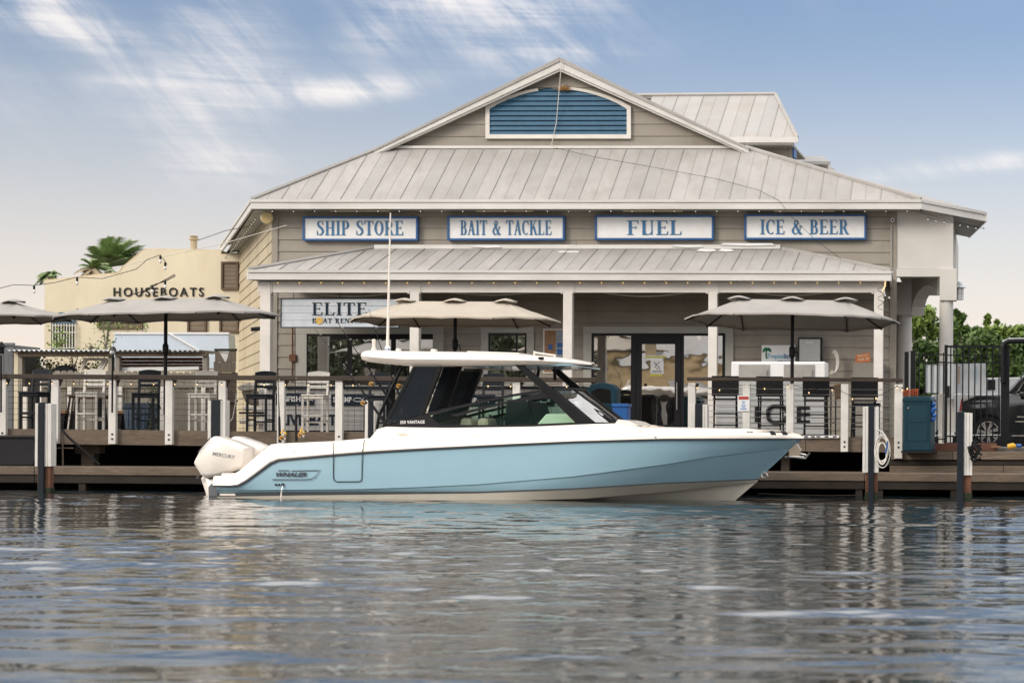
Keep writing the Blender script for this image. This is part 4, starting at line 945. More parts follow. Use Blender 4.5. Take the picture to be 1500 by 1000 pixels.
Lkeel = level(Tkeel, lambda x: 0.0, 318, 1074.5)
# blue topsides, with one soft step at the knuckle
def midrow(A, B, t, out=.0): return [(a[0]+(b[0]-a[0])*t, max(0, a[1]+(b[1]-a[1])*t+out*(1 if a[1] > .3 else a[1]/.3)), a[2]+(b[2]-a[2])*t) for a, b in zip(A, B)]
Lk2 = [(s, max(0, b-.022), z-.012) for s, b, z in Lk]
for M_ in (lambda q: q, mir):
    MB().grid([Wd(M_(r)) for r in (Lt, midrow(Lt, Lk2, .5, .01), Lk2)]).build('lower_topside', M_hull, boat, smooth=50)
    MB().grid([Wd(M_(r)) for r in (Lk2, Lk)]).build('knuckle', M_hull, boat, smooth=50)
    MB().grid([Wd(M_(r)) for r in (Lk, midrow(Lk, Ls, .33, .01), midrow(Lk, Ls, .66, .01), Ls)]).build('topside', M_hull, boat, smooth=50)
    MB().grid([Wd(M_(r)) for r in ([(s, b+.004, z) for s, b, z in Lt], [(s, b+.004, z) for s, b, z in Lb])]).build('boot_stripe', M_boot, boat, smooth=50)
    MB().grid([Wd(M_(r)) for r in (Lb, Lc, [(s, max(0, b-.10), z) for s, b, z in Lc], midrow(Lc, Lkeel, .5), Lkeel)]).build('hull_bottom', M_gelb, boat, smooth=30)
tr = [Ls[0], Lk[0], Lt[0], Lc[0], Lkeel[0]]
MB().add(Wd(tr + mir(tr[:4])[::-1]), [tuple(range(9))]).build('transom', M_hull, boat)
# white gunwale and deck moulding
Tgun = [(313,698),(338,697.6),(346,693),(372,671),(396,651.5),(400,650.6),(489,646.8),(541,642.3),(620,640.5),(780,637.3),(935,634.2),(1090,633.8),(1150,635),(1178,641)]
bG = lambda x: taper(x, 1.60, 800, 1178.5, 2.5)
G0 = level(Tsheer, lambda x: bS(x)+.012, 313, 1178)
G2 = level(Tgun, lambda x: bG(x)-.03, 313, 1178)
G1 = midrow(G0, G2, .45, .035); G05 = midrow(G0, G2, .10, .03)
G3 = [(s, max(0, b-.30), z+.015) for s, b, z in G2]
zfl = .42
nck = sum(1 for p in G3 if p[0] < Bsz(850, 630, 1.3)[0])
for M_ in (lambda q: q, mir):
    MB().grid([Wd(M_(r)) for r in (G0, G05, G1, G2, [(s, max(0, b-.03), z+.012) for s, b, z in G2], G3)]).build('gunwale', M_gel, boat, smooth=40)
    MB().grid([Wd(M_(r[:nck])) for r in (G3, [(s, b-.02, zfl) for s, b, z in G3])]).build('cockpit_liner', M_gel, boat, smooth=40)
    MB().tube(Wd(M_([(s, b+.012, z-.004) for s, b, z in G0])), .013, 5).build('rub_rail', M_boot, boat)
k0 = [Bsz(330, 700, 1.2)[0], Bsz(850, 700, 1.2)[0]]
MB().prism([BOAT.w(k0[0],1.2,zfl), BOAT.w(k0[1],1.1,zfl), BOAT.w(k0[1],-1.1,zfl), BOAT.w(k0[0],-1.2,zfl)], (0,0,-.04)).build('cockpit_sole', M_gel, boat)
MB().prism(Wd([Bsz(312,698,1.2), Bsz(345,698,1.2), Bsz(345,711,1.2), Bsz(312,711,1.2)]), -BOAT.n3*2.4).build('swim_platform', M_gel, boat, bevel=.03)
MB().prism(Wd([Bsz(400,652,1.35), Bsz(412,651,1.35), Bsz(412,695,1.35), Bsz(360,700,1.35)]), -BOAT.n3*2.7).build('transom_bulkhead', M_gel, boat, bevel=.03)
# foredeck
Tfd = [(862,620.5),(905,620),(930,623.5),(945,625.5),(1000,626.3),(1090,628),(1150,631.5),(1172,637),(1178,641)]
FD0 = [p for p in level(Tgun, lambda x: max(0, bG(x)-.32), 862, 1178)]
FD1 = level(Tfd, lambda x: max(0, bG(x)*.62-.10), 862, 1178); FD2 = level([(x, y-.8) for x, y in Tfd], lambda x: 0, 862, 1178)
FDm = midrow(FD0, FD1, .35); FDm = [(s, b, z*.5+q[2]*.5) for (s, b, z), q in zip(FDm, FD1)]
fd = MB().grid([Wd(r) for r in (FD0, FDm, FD1, FD2, mir(FD1), mir(FDm), mir(FD0))]).build('foredeck', M_gel, boat, smooth=40)
# cabin coaming under the windows
Tcm = [(541,643),(546,636),(556.5,624.5),(600,625.6),(655,626.4),(780,624.6),(869,620.6),(905,620),(935,625)]
Tcl = [(541,645.5),(620,643),(780,640),(935,637)]
for M_ in (lambda q: q, mir):
    a = level(Tcl, lambda x: 1.30, 541, 935, 40); b = level(Tcm, lambda x: 1.20, 541, 935, 40)
    MB().grid([Wd(M_(r)) for r in (a, b, [(s, q-.08, z) for s, q, z in b], [(s, q-.08, zfl) for s, q, z in a])][:3]).build('cabin_side', M_gel, boat, smooth=40)
c = [BOAT.at(591, 621.5, 1.2), BOAT.at(613, 621.5, 1.2)]
MB().tube(Wd([Bsz(580,634,1.31), Bsz(594,633.4,1.31)]), .016, 6).build('spring_cleat', M_chrome, boat)
# windshield side frames
outer = [(557,624.8),(655,627.2),(780,625),(869,620.5),(766.8,534.5),(753.6,534.5),(793.5,570.5),(750,577),(708,585.6),(660,596.5),(624,605),(590,614)]
g1 = [(628,608.8),(643.5,621.8),(700,621.8),(780,620.6),(841.5,618),(806,582.5),(750,588),(700,599.5)]
g2 = [(630,607.2),(665,606.2),(792,576.2),(790,574.3),(750,580.5),(708,588.5),(660,599.3)]
for sg in (1, -1):
    def fp(pts, b, th, nm, m, par=boat, bev=0):
        q = [Bsz(x, y, b) for x, y in pts]
        if sg < 0: q = [(s, -b_, z) for s, b_, z in q]
        return MB().prism(Wd(q), -BOAT.n3*th*sg).build(nm, m, par, bevel=bev)
    B0 = 1.12
    # frame as bars so that the panes stay open
    wf = fp([(557,624.8),(590,614),(624,605),(644,622),(655,627.2)], B0, .05, 'side_window', M_black, boat)
    fp([(644,622),(700,622.2),(780,621),(842,618.4),(869,620.5),(780,625),(655,627.2)], B0-.002, .05, 'sill_bar', M_black, wf)
    fp([(624,605),(660,596.5),(708,585.6),(750,577),(793.5,570.5),(797,574),(750,580.6),(708,588.9),(660,600),(629,608.3)], B0-.004, .05, 'top_bar', M_black, wf)
    fp([(660,607.5),(700,597.5),(750,585.5),(797,574),(806,582.5),(750,588.5),(700,600.5),(668,610)], B0-.006, .05, 'middle_bar', M_black, wf)
    fp([(753.6,534.5),(767,534.5),(869,620.5),(842,618.4),(797,574)], B0, .07, 'pillar', M_blackm, wf, .01)
    fp([(629,608.3),(668,610),(700,600.5),(750,588.5),(806,582.5),(842,618.4),(780,621),(700,622.2),(644,622)], B0-.02, .008, 'pane', M_boatg, wf)
    fp([(629,608.3),(660,600),(708,588.9),(750,580.6),(797,574),(750,585.5),(700,597.5),(660,607.5)], B0-.02, .008, 'upper_pane', M_boatg, wf)
    if sg > 0:
        mb = MB(); add_text(mb, BOAT, '350 VANTAGE', 586, 615.8, 622, 620.6, B0+.006, .004, tilt=-.6, bold=.02, spacing=1.1); mb.build('lettering', M_textw, wf)
    # smoked wing and struts that carry the hardtop
    tw = fp([(608,536.5),(643,536.5),(616,606.5),(562,623.5)], B0+.01, .05, 'hardtop_wing', M_smoke)
    fp([(641,536.5),(647,536.5),(620,606),(614,607)], B0+.02, .09, 'wing_post', M_blackm, tw)
    fp([(605,536.5),(609.5,536.5),(566,622),(560,623.5)], B0+.02, .05, 'wing_edge', M_blackm, tw)
    fp([(650,536.5),(676,536.5),(655,597.5),(626,604)], B0-.55, .05, 'inner_wing', M_smoke)
    fp([(665,536.5),(676,536.5),(655,597.5),(643,600)], B0-.53, .07, 'inner_wing_post', M_blackm)
# front glass, bulging forward between the pillars
rows = []
for t in np.linspace(0, 1, 8):
    row = []
    for u in np.linspace(-1, 1, 13):
        b = 1.06*u; s0, _, z0 = Bsz(810, 570.5, 1.1); s1, _, z1 = Bsz(869, 619.5, 1.1); bul = (1-u*u)*.30
        row.append(BOAT.w(s0+(s1-s0)*t+bul*(.6+.4*t), b, z0+(z1-z0)*t+(1-u*u)*.02*(1-t)))
    rows.append(row)
fg = MB().grid(rows).build('windshield', M_wind, boat, smooth=60)
MB().tube([r + Vector((0,0,.01)) for r in rows[0]], .022, 6).build('header_rail', M_blackm, fg); MB().tube([r for r in rows[-1]], .02, 6).build('base_rail', M_blackm, fg)
for k in (0, 4, 8, 12): MB().tube([r[k] for r in rows], .014 if k in (4,8) else .032, 6).build('pillar_bar', M_blackm, fg)
for (u0, v0, u1, v1, u2, v2) in ((788,578,817,605,868,613),):
    wp = MB(); 
    f_ = lambda x, y: BOAT.at(x, y, .55)
    wp.tube([f_(826,576), f_(846,596), f_(871,612)], .014, 5); wp.tube([f_(852,591), f_(880,603), f_(902,619)], .012, 5); wp.tube([f_(829,578), f_(850,601), f_(872,614)], .008, 4)
    wp.tube([f_(884,608), f_(902,621)], .022, 6); wp.build('wiper', M_black, fg)
# struts seen through the cabin opening
for x0, y0, x1, y1, r, b in ((791,533,787,553,.03,-.6),(812,533,813,557,.03,-.6)):
    MB().tube(Wd([Bsz(x0,y0,b), Bsz(x1,y1,b)]), r, 6).build('roof_strut', M_blackm, boat)
for b in (1.0, -1.0):
    MB().tube(Wd([Bsz(589,536,b), Bsz(577,562,b), Bsz(563,592,b), Bsz(555,610,b), Bsz(552,628,b)]), .028, 8).build('tower_tube', M_blackm, boat, smooth=60)
# hardtop
xs_ = [526.5,529,535,545,560,580,612,660,708,760,800,828,845,855,858.5]
ytop_ = [(526.5,517.5),(529,514.5),(535,512.6),(560,513.2),(580,514.3),(640,515),(708,516.3),(780,519.6),(815,522.6),(840,526.3),(858.5,531.4)]
ybot_ = [(526.5,519),(535,523.5),(545,527),(564,531.5),(612,536),(708,536),(780,535),(828,534),(858.5,532.2)]
rows = []
for x in xs_:
    e = min(1, (x-526.5)/26)**.5*min(1, (858.8-x)/46)**.42; hw = max(.04, 1.22*e)
    yt, yb = lerp_tab(ytop_, x), lerp_tab(ybot_, x); s, _, zt_ = Bsz(x, yt, .5); zb_ = Bsz(x, yb, 1.0)[2]; h = zt_-zb_
    prof = [(0,zt_+.01),(.55,zt_),(.85,zt_-.18*h),(.97,zt_-.40*h),(1,zt_-.60*h),(.95,zb_+.06*h),(.90,zb_),(.5,zb_+.05),(0,zb_+.06)]
    ring = [(s, hw*a, z) for a, z in prof] + [(s, -hw*a, z) for a, z in prof[-2:0:-1]]
    rows.append(Wd(ring))
ht = MB().grid(rows, closed=True); n = len(rows[0]); k = len(rows)
ht.f += [tuple(range(n)), tuple(range((k-1)*n, k*n))]
ht = ht.build('hardtop', M_gel, boat, smooth=45)
MB().prism(Wd([Bsz(690,535.5,1.0), Bsz(835,533.5,1.0), (Bsz(835,533.5,1.0)[0], -1.0, Bsz(835,533.5,1.0)[2]), (Bsz(690,535.5,1.0)[0], -1.0, Bsz(690,535.5,1.0)[2])]), (0,0,-.02)).build('headliner', M_hull, ht)
hm = MB()
MB().prism(Wd([Bsz(684,516.4,.3), Bsz(760,519,.3), (Bsz(760,519,.3)[0],-.5,Bsz(760,519,.3)[2]), (Bsz(684,516.4,.3)[0],-.5,Bsz(684,516.4,.3)[2])]), (0,0,.03)).build('roof_hatch', M_gel, ht, bevel=.01)
for x, y, w, h, d in ((582,514,6,4,.1),(634,514.6,8,3.5,.1)): MB().prism(Wd([Bsz(x-w/2,y,.4), Bsz(x+w/2,y,.4), Bsz(x+w/2-1,y-h,.4), Bsz(x-w/2+1,y-h,.4)]), -BOAT.n3*.12).build('roof_fitting', M_gel, ht, bevel=.01)
p = BOAT.at(547.5, 513, .2); MB().lathe(p, [(.05,0),(.05,.03),(.032,.04),(.032,.14),(.036,.15),(.034,.19),(.02,.20)], 12).build('anchor_light', M_gel, ht, smooth=40)
pa, pb = BOAT.at(567.5, 513, .3), BOAT.at(572, 312, .3); an = MB().tube([pa, pa+(pb-pa)*.12, pb], [.030,.026,.012], 8).build('antenna', M_gel, ht, smooth=60)
MB().lathe(pa+Vector((0,0,-.01)), [(.06,0),(.055,.05),(.03,.09)], 10).build('antenna_base', M_chrome, an)
hd = MB(); hd.tube(Wd([Bsz(783,521,.8), Bsz(783,514,.8)]), .02, 6); hd.tube(Wd([Bsz(813,524,.8), Bsz(813,519,.8)]), .02, 6); hd.tube(Wd([Bsz(782,516,.8), Bsz(795,518,.8), Bsz(814,520.5,.8)]), .018, 6)
hd.build('roof_rail', M_gel, ht, smooth=60)
MB().lathe(BOAT.at(792.5, 524.6, 1.12), [(.05,-.02),(.05,.02)], 10).build('roof_vent', M_black, ht)
# helm, seats
for x0, y0, x1, y1, b in ((742,585,775,640,.35),):
    MB().prism(Wd([Bsz(x0,y0,b+.3), Bsz(x1,y0+3,b+.3), Bsz(x1+14,y1,b+.3), Bsz(x0-6,y1,b+.3)]), -BOAT.n3*1.1).build('helm_console', M_char, boat, bevel=.03)
MB().prism(Wd([Bsz(800,606,.9), Bsz(842,606,.9), Bsz(856,622,.9), Bsz(786,622,.9)]), -BOAT.n3*1.7).build('dashboard', M_gel, boat, bevel=.02)
def pillow(outline, b, hw, scl=((-1,.80),(-.86,.94),(-.55,1),(.55,1),(.86,.94),(1,.80)), px=True):
    q = [BOAT.sz(x, y, b+hw) if px else (x, y) for x, y in outline]; cx = sum(p[0] for p in q)/len(q); cz = sum(p[1] for p in q)/len(q)
    mb = MB(); rows = [[BOAT.w(cx+(s-cx)*k, b+hw*u, cz+(z-cz)*k) for s, z in q] for u, k in scl]
    mb.grid(rows, closed=True); n = len(q); mb.f += [tuple(range(n)), tuple(range((len(rows)-1)*n, len(rows)*n))]; return mb
for x, b in ((674,.45),(699,.45),(674,-.5),(699,-.5)):
    MB().prism(Wd([Bsz(x,612,b), Bsz(x+16,612,b), Bsz(x+22,660,b), Bsz(x-4,660,b)]), -BOAT.n3*.5).build('seat', mat('seat_cream',(.50,.42,.33),.6), boat, bevel=.06)
# hull door outline, decals, drains
grv = MB()
def groove(pts, r=.006, b=None, o=0.012):
    out = []
    for i in range(len(pts)-1):
        for t in np.linspace(0, 1, 6)[:-1 if i < len(pts)-2 else None]:
            x = pts[i][0]+(pts[i+1][0]-pts[i][0])*t; y = pts[i][1]+(pts[i+1][1]-pts[i][1])*t; out.append(hullp(x, y, o))
    grv.tube(out, r, 4)
def hullp(x, y, o=.0):
    ys, yk = lerp_tab(Tsheer, x), lerp_tab(Tknuck, x)
    if y < ys: t = (ys-y)/(ys-lerp_tab(Tgun, x)); b = bS(x)+.015+.03*math.sin(min(1,max(0,t))*math.pi)-.02*t
    else: t = min(1, max(0, (yk-y)/(yk-ys))); b = bK(x)+(bS(x)-bK(x))*t+.01
    return BOAT.at(x, y, b+o)
groove([(488.3,666),(488.3,699),(489.5,703),(493,705.2),(526,705),(529,703.5),(530,700),(530.6,663)], .008)
groove([(488.3,665.5),(488.0,648)], .007); groove([(530.6,662.5),(534,644)], .007)
grv.build('side_door_seam', M_boot, boat)
dc = MB()
add_text(dc, BOAT, 'WHALER', 404.5, 691.6, 449, 697.8, 1.635, .004, shear=.35, bold=.03)
add_text(dc, BOAT, 'BOSTON', 407.5, 687.9, 424, 690, 1.635, .004, shear=.3, bold=.02)
for pts in ([(398.5,702),(449,702),(456,701),(462,697.5),(469,687.8)], [(427,689.3),(466,688.6)]):
    for (a, b) in zip(pts, pts[1:]): dc.prism([BOAT.at(a[0],a[1]-.55,1.634), BOAT.at(b[0],b[1]-.55,1.634), BOAT.at(b[0],b[1]+.55,1.634), BOAT.at(a[0],a[1]+.55,1.634)], -BOAT.n3*.004)
dc.build('hull_decal', M_decal, boat)
for x, r in ((404.5,.018),(409,.018),(414.5,.026)):
    p = hullp(x, 709.5, .0); MB().tube([p, p+BOAT.n3*.02], r, 10).build('drain_fitting', M_black, boat)
MB().tube([hullp(414.5,710,.02), hullp(412.8,716,.06), BOAT.at(411.5,729,1.66)], [.006,.010,.018], 6).build('drain_water', glass('drip', refl=.5), boat)
for x, y in ((430.5,660.5),(960,640)):
    p = hullp(x, y, 0); MB().tube([p, p+BOAT.n3*.012], .014, 8).build('deck_fitting', M_chrome, boat)
for x, w in ((1132,5),(1149,5)):
    MB().prism([BOAT.at(x-w,632.5,.62-(x-1132)*.012), BOAT.at(x+1,632.3,.62-(x-1132)*.012), BOAT.at(x+w,637,.66-(x-1132)*.012), BOAT.at(x-2,637.2,.66-(x-1132)*.012)], (0,0,.02)).build('bow_step_pad', M_black, boat)
MB().tube(Wd([Bsz(1094,631.5,.9), Bsz(1103,631.8,.9)]), .018, 6).build('bow_cleat', M_chrome, boat)
for x in (1096,1101): MB().tube(Wd([Bsz(x,631.5,.9), Bsz(x,634,.9)]), .012, 6).build('cleat_foot', M_chrome, boat)
MB().prism(Wd([Bsz(905,614,.6), Bsz(922,617,.6), Bsz(935,623.5,.6), Bsz(898,623,.6)]), -BOAT.n3*1.2).build('windshield_step', M_gel, boat, bevel=.02)
for x in (944, 958): 
    p = BOAT.at(x, 625.5, .2); MB().ball((p.x, p.y, p.z), .09, 10, .4).build('deck_cushion', mat('seat_cream',(.50,.42,.33),.6), boat, smooth=60)
p = [Bsz(1116,692,.02), Bsz(1122,692.5,.02), Bsz(1125,696,.02), Bsz(1122,700,.02), Bsz(1117,699,.02), Bsz(1115,695,.02)]
MB().tube(Wd(p+[p[0]]), .013, 6).build('bow_eye', M_chrome, boat, smooth=60)
# anchor on its roller under the bow
an = MB().prism(Wd([Bsz(1166,648,.03), Bsz(1174,659,.03), Bsz(1171,669,.03), Bsz(1155,668,.03), Bsz(1156,658,.03)]), -BOAT.n3*.10).build('anchor', mat('anchor_steel',(.42,.36,.28),.35,metal=.8), boat, bevel=.01)
ab = MB(); ab.tube(Wd([Bsz(1150,669,.0), Bsz(1163,669.5,0), Bsz(1180,671,0), Bsz(1186,663,0)]), .020, 6); ab.tube(Wd([Bsz(1169,650,0), Bsz(1170,664,0), Bsz(1181,666,0)]), .018, 6); ab.tube(Wd([Bsz(1152,668.5,.12), Bsz(1178,669,.12)]), .012, 6)
ab.build('anchor_fluke', M_chrome, an, smooth=60)
# outboards
cowl = [(306,640.5),(309.5,638.6),(314,638.6),(338,646.8),(357.5,655.5),(358.3,657.5),(354.5,682),(350,686.5),(338,690.5),(315,697.8),(297,700.2),(291,696),(281.5,681),(280.4,677.5),(282.6,672.5),(292,654.8)]
leg = [(290,696),(300,701),(316,698),(341,690),(341,700),(316,705),(308,707),(305.3,712),(305,760),(296,760),(294.6,724),(287,700)]
q0 = [BOAT.sz(x, y, .68) for x, y in cowl]; q1 = [BOAT.sz(x, y, .68) for x, y in leg]
for i, b in enumerate((.40, -.40)):
    cw = pillow(q0, b, .27, px=False).build('outboard_motor', M_engine, boat, smooth=40, label='nearer outboard lettered MERCURY' if i == 0 else None)
    pillow(q1, b, .13, px=False).build('lower_unit', M_engine, cw, smooth=40)
    mb = MB()
    if i == 0: add_text(mb, BOAT, 'MERCURY', 311, 661.0, 344.5, 666.5, b+.275, .006, tilt=6.0, shear=.25, bold=.015); mb.build('lettering', M_decalg, cw)
    st = MB(); st.tube([BOAT.w(*(lambda q: (q[0], b+.28, q[1]))(BOAT.sz(x, y, b+.28))) for x, y in ((307.5,641.5),(298,652),(290,662))], .012, 5); st.build('vent_slot', M_decal, cw)
    p = BOAT.sz(289, 699, .68); MB().tube([BOAT.w(p[0]-.02, b+.20, p[1]), BOAT.w(p[0]-.02, b+.235, p[1])], .028, 12).build('badge', M_decal, cw)
    q = [BOAT.sz(x, y, .68) for x, y in ((341,686),(351,687),(346,694),(338,695))]; MB().prism([BOAT.w(s, b+.15, z) for s, z in q], -BOAT.n3*.3).build('mount_bracket', M_decal, cw)
MB().prism(Wd([Bsz(304.5,713,1.0), Bsz(307,709,1.0), Bsz(316,706,1.0), Bsz(322,711,1.0), Bsz(322,730,1.0), Bsz(305,730,1.0)]), -BOAT.n3*2.0).build('engine_bracket', M_grey, boat, bevel=.02)
MB().prism(Wd([Bsz(322,722.6,1.54), Bsz(344,722.6,1.54), Bsz(345,725.6,1.54), Bsz(322,725.6,1.54)]), -BOAT.n3*.2).build('trim_tab', M_gel, boat)
# fishing rods
def rod(pts, reel, label, b, grip=None):
    W_ = [BOAT.at(x, y, b) for x, y in pts]; t = thing('fishing_rod', label, 'fishing rod', tuple(W_[0]), 'fishing rods standing in the boat')
    g = W_[0]+(W_[1]-W_[0])
    MB().tube([W_[0], W_[1]], [.026,.020], 8).build('grip', M_black, t)
    MB().tube(W_[1:], [.012]+[.008]*(len(W_)-3)+[.003], 6).build('blank', M_black, t)
    rp = BOAT.at(*reel, b+.06); e = BOAT.e3
    rl = MB().tube([rp-BOAT.n3*.06, rp+BOAT.n3*.06], .040, 14).build('reel', M_gold, t, smooth=40)
    MB().tube([rp-BOAT.n3*.045, rp+BOAT.n3*.045], .043, 14).build('spool', M_chrome if b > .5 else M_gold, rl)
    MB().tube([rp+BOAT.n3*.06, rp+BOAT.n3*.08, rp+BOAT.n3*.085+e*.06+Vector((0,0,-.03)), rp+BOAT.n3*.12+e*.06+Vector((0,0,-.03))], .009, 6).build('crank', M_black, rl)
    gd = MB()
    for k in np.linspace(.1, .9, 6):
        p = W_[1]+(W_[-1]-W_[1])*k; gd.tube([p, p+Vector((.03,0,.02)), p+Vector((.035,0,.0)), p], .003, 3)
    gd.build('line_guides', M_chrome, t)
rod([(562,617),(531,573),(505,538),(461,481)], (533,590), 'leftmost leaning fishing rod with gold reel low beside the cockpit', 1.1)
rod([(573,589),(553,559),(520,511),(482,453)], (545,562), 'middle leaning fishing rod with gold reel at rail height', .6)
rod([(592,594),(578,562),(556,503),(540,452)], (585,565), 'right leaning fishing rod with reel just left of the smoked wing', -.6)
rod([(410,648),(409,610),(408,575),(407,538)], (414,641), 'upright fishing rod with gold reel nearest the stern', 1.35)
rod([(434,646),(433.5,610),(433,578),(432,548)], (441,637), 'second upright fishing rod with gold reel, right of the first', 1.35)
for x, y in ((415.5,632),(443,628)):
    p = BOAT.at(x, y, 1.4)
    o = MB()
    for k in range(5): o.ball((p.x+random.uniform(-.04,.04), p.y, p.z+random.uniform(-.06,.03)), .019, 8)
    tag(o.build('lure_bundle', mat('lure_yellow',(.62,.38,.03),.5,var=.3,island=.3), org=p, smooth=60), 'yellow lure bundle clipped above the gold reel of the %s upright rod' % ('first' if x < 430 else 'second'), 'lure')
# ---------------------------------------------------------------- umbrellas
def umbrella(px, ypole_bot, ytop_c, Y, label, m, rollx, pitch, W=2.28, first=[None], hub=1.05, fh=.40, zrot=0.0):
    c = P(px, ytop_c+4.5, Y); H0 = c.z; base = Vector((c.x, c.y, P(px, ypole_bot, Y).z))
    t = thing('patio_umbrella', label, 'umbrella', tuple(base), 'long double patio umbrellas on the deck')
    rot = Matrix.Rotation(zrot, 3, 'Z') @ Matrix.Rotation(rollx, 3, 'Y') @ Matrix.Rotation(pitch, 3, 'X')
    top = Vector((c.x, c.y, H0)); X = lambda v: top + rot @ Vector(v)
    D = 1.32
    rim = [(-W,0),(-W*.83,-D*.72),(-hub,-D),(0,-D),(hub,-D),(W*.83,-D*.72),(W,0),(W*.83,D*.72),(hub,D),(0,D),(-hub,D),(-W*.83,D*.72)]
    hubs = [(-hub,0) if x < -.01 else (hub,0) if x > .01 else (0,0) for x, y in rim]
    n = len(rim); K = 7; rows = []; ur = random.Random(int(px)); jr = [ur.uniform(-.03,.02) for _ in rim]; wr = [[ur.gauss(0,.006) for _ in range(n*4)] for _ in range(K+1)]
    for k in range(K+1):
        u = k/K; row = []
        for i in range(n):
            for j in range(4):
                v = j/4; a, b = rim[i], rim[(i+1) % n]; h0, h1 = hubs[i], hubs[(i+1) % n]
                r = (a[0]+(b[0]-a[0])*v, a[1]+(b[1]-a[1])*v); h = (h0[0]+(h1[0]-h0[0])*v, h0[1]+(h1[1]-h0[1])*v)
                sag = 4*v*(1-v)
                x, y = h[0]+(r[0]-h[0])*u*(1-.03*sag*u), h[1]+(r[1]-h[1])*u*(1-.02*sag*u)
                dist = math.hypot(r[0]-h[0], r[1]-h[1])/1.32
                row.append(X((x, y, -fh*u*dist**.35*(1.08-.08*u) - .035*math.sin(math.pi*u)*sag + .012*sag*u + .6*u*u*(jr[i]+(jr[(i+1) % n]-jr[i])*v) + wr[k][i*4+j]*u)))
        rows.append(row)
    cn = MB().grid(rows, closed=True).build('canopy', m, t, smooth=28, solid=.006)
    vl = MB().grid([[p for p in rows[-1]], [p+Vector((0,0,-.03)) for p in rows[-1]]], closed=True).build('valance', m, cn, solid=.004)
    for hx in (-hub, 0, hub):
        vr = []
        for u, zz in ((0,.07),(.4,.06),(.75,.04),(1,.018)):
            vr.append([X((hx+.24*u*math.cos(g), .24*u*math.sin(g), zz-.02*u+(.014*math.cos(4*g) if u == 1 else 0))) for g in np.linspace(0, 2*math.pi, 17)[:-1]])
        MB().grid(vr, closed=True).build('vent_cap', m, cn, smooth=40, solid=.005)
    rb = []
    for i, (a, h) in enumerate(zip(rim, hubs)):
        if i in (3, 9): continue
        pts = []
        for u in (.0,.35,.7,1.0):
            dist = math.hypot(a[0]-h[0], a[1]-h[1])/1.32; pts.append(X((h[0]+(a[0]-h[0])*u, h[1]+(a[1]-h[1])*u, -fh*u*dist**.35*(1.08-.08*u)-.035)))
        MB().tube(pts, .014, 5).build('rib', M_blackm, t)
    for hx in (-hub, 0, hub):
        MB().lathe(X((hx,0,-.26)), [(.05,-.05),(.06,0),(.04,.05)], 10).build('hub', M_blackm, t)
        if hx: MB().tube([X((hx,0,-.03)), X((hx,0,-.34))], .022, 6).build('side_mast', M_blackm, t)
        st = MB()
        for i, (a, h) in enumerate(zip(rim, hubs)):
            if h[0] == hx and i not in (3,9):
                dist = math.hypot(a[0]-h[0], a[1]-h[1])/1.32; st.tube([X((hx,0,-.28)), X((h[0]+(a[0]-h[0])*.5, a[1]*.5, -fh*.5*dist**.35*1.04-.04))], .009, 4)
        st.build('strut', M_blackm, t)
    MB().tube([X((-hub,0,-.05)), X((hub,0,-.05))], .02, 6).build('crossbar', M_blackm, t)
    MB().tube([base, top+Vector((0,0,-.02))], .036, 10).build('pole', M_blackm, t, smooth=60)
    kn = P(px, ypole_bot-95, Y); kn.x = c.x
    MB().lathe(kn, [(.045,-.10),(.062,-.06),(.062,.08),(.045,.12)], 10).build('crank_housing', M_blackm, t)
    MB().tube([kn, kn+Vector((.10,-.04,0)), kn+Vector((.12,-.05,-.12))], .012, 5).build('crank_handle', M_blackm, t)
    return t
umbrella(-54, 620, 440, 41.5, 'grey patio umbrella mostly cut off by the left edge of the view', M_fabg, R_(-2), R_(0), fh=.36)
umbrella(243, 607, 433, 40.25, 'grey patio umbrella in front of the houseboats lettering', M_fabg, R_(-1.6), R_(0), W=2.3, fh=.36)
umbrella(667, 600, 437, 41.3, 'beige patio umbrella in front of the hanging white board sign', M_fabb, R_(0), R_(-1.2), W=2.2, fh=.42)
umbrella(1161, 611, 434.5, 39.15, 'dark-bellied grey patio umbrella nearest the right end of the deck', M_fabg, R_(.5), R_(-3.4), W=2.12, fh=.44)
lp = thing('deck_lantern_post', 'thin black deck lantern post in front of the second white rail post', 'lamp post', tuple(RAIL.at(164.5, 604, .2)))
MB().tube([RAIL.at(164.3, 604, .2), RAIL.at(165, 520, .2)], .018, 6).build('pole', M_blackm, lp)
p = RAIL.at(165, 519, .2); MB().lathe(p, [(.05,0),(.06,.02),(.055,.08),(.08,.10),(.03,.15)], 8).build('lantern_head', M_steel, lp)
lp = thing('deck_lantern_post', 'thin black lantern post at the very left edge by the grey shed', 'lamp post', tuple(RAIL.at(1.5, 604, .2)))
MB().tube([RAIL.at(1.5, 604, .2), RAIL.at(1.5, 520, .2)], .018, 6).build('pole', M_blackm, lp); p = RAIL.at(2, 518, .2)
MB().lathe(p, [(.05,0),(.055,.12),(.09,.13),(.02,.24)], 8).build('lantern_head', M_blackm, lp)

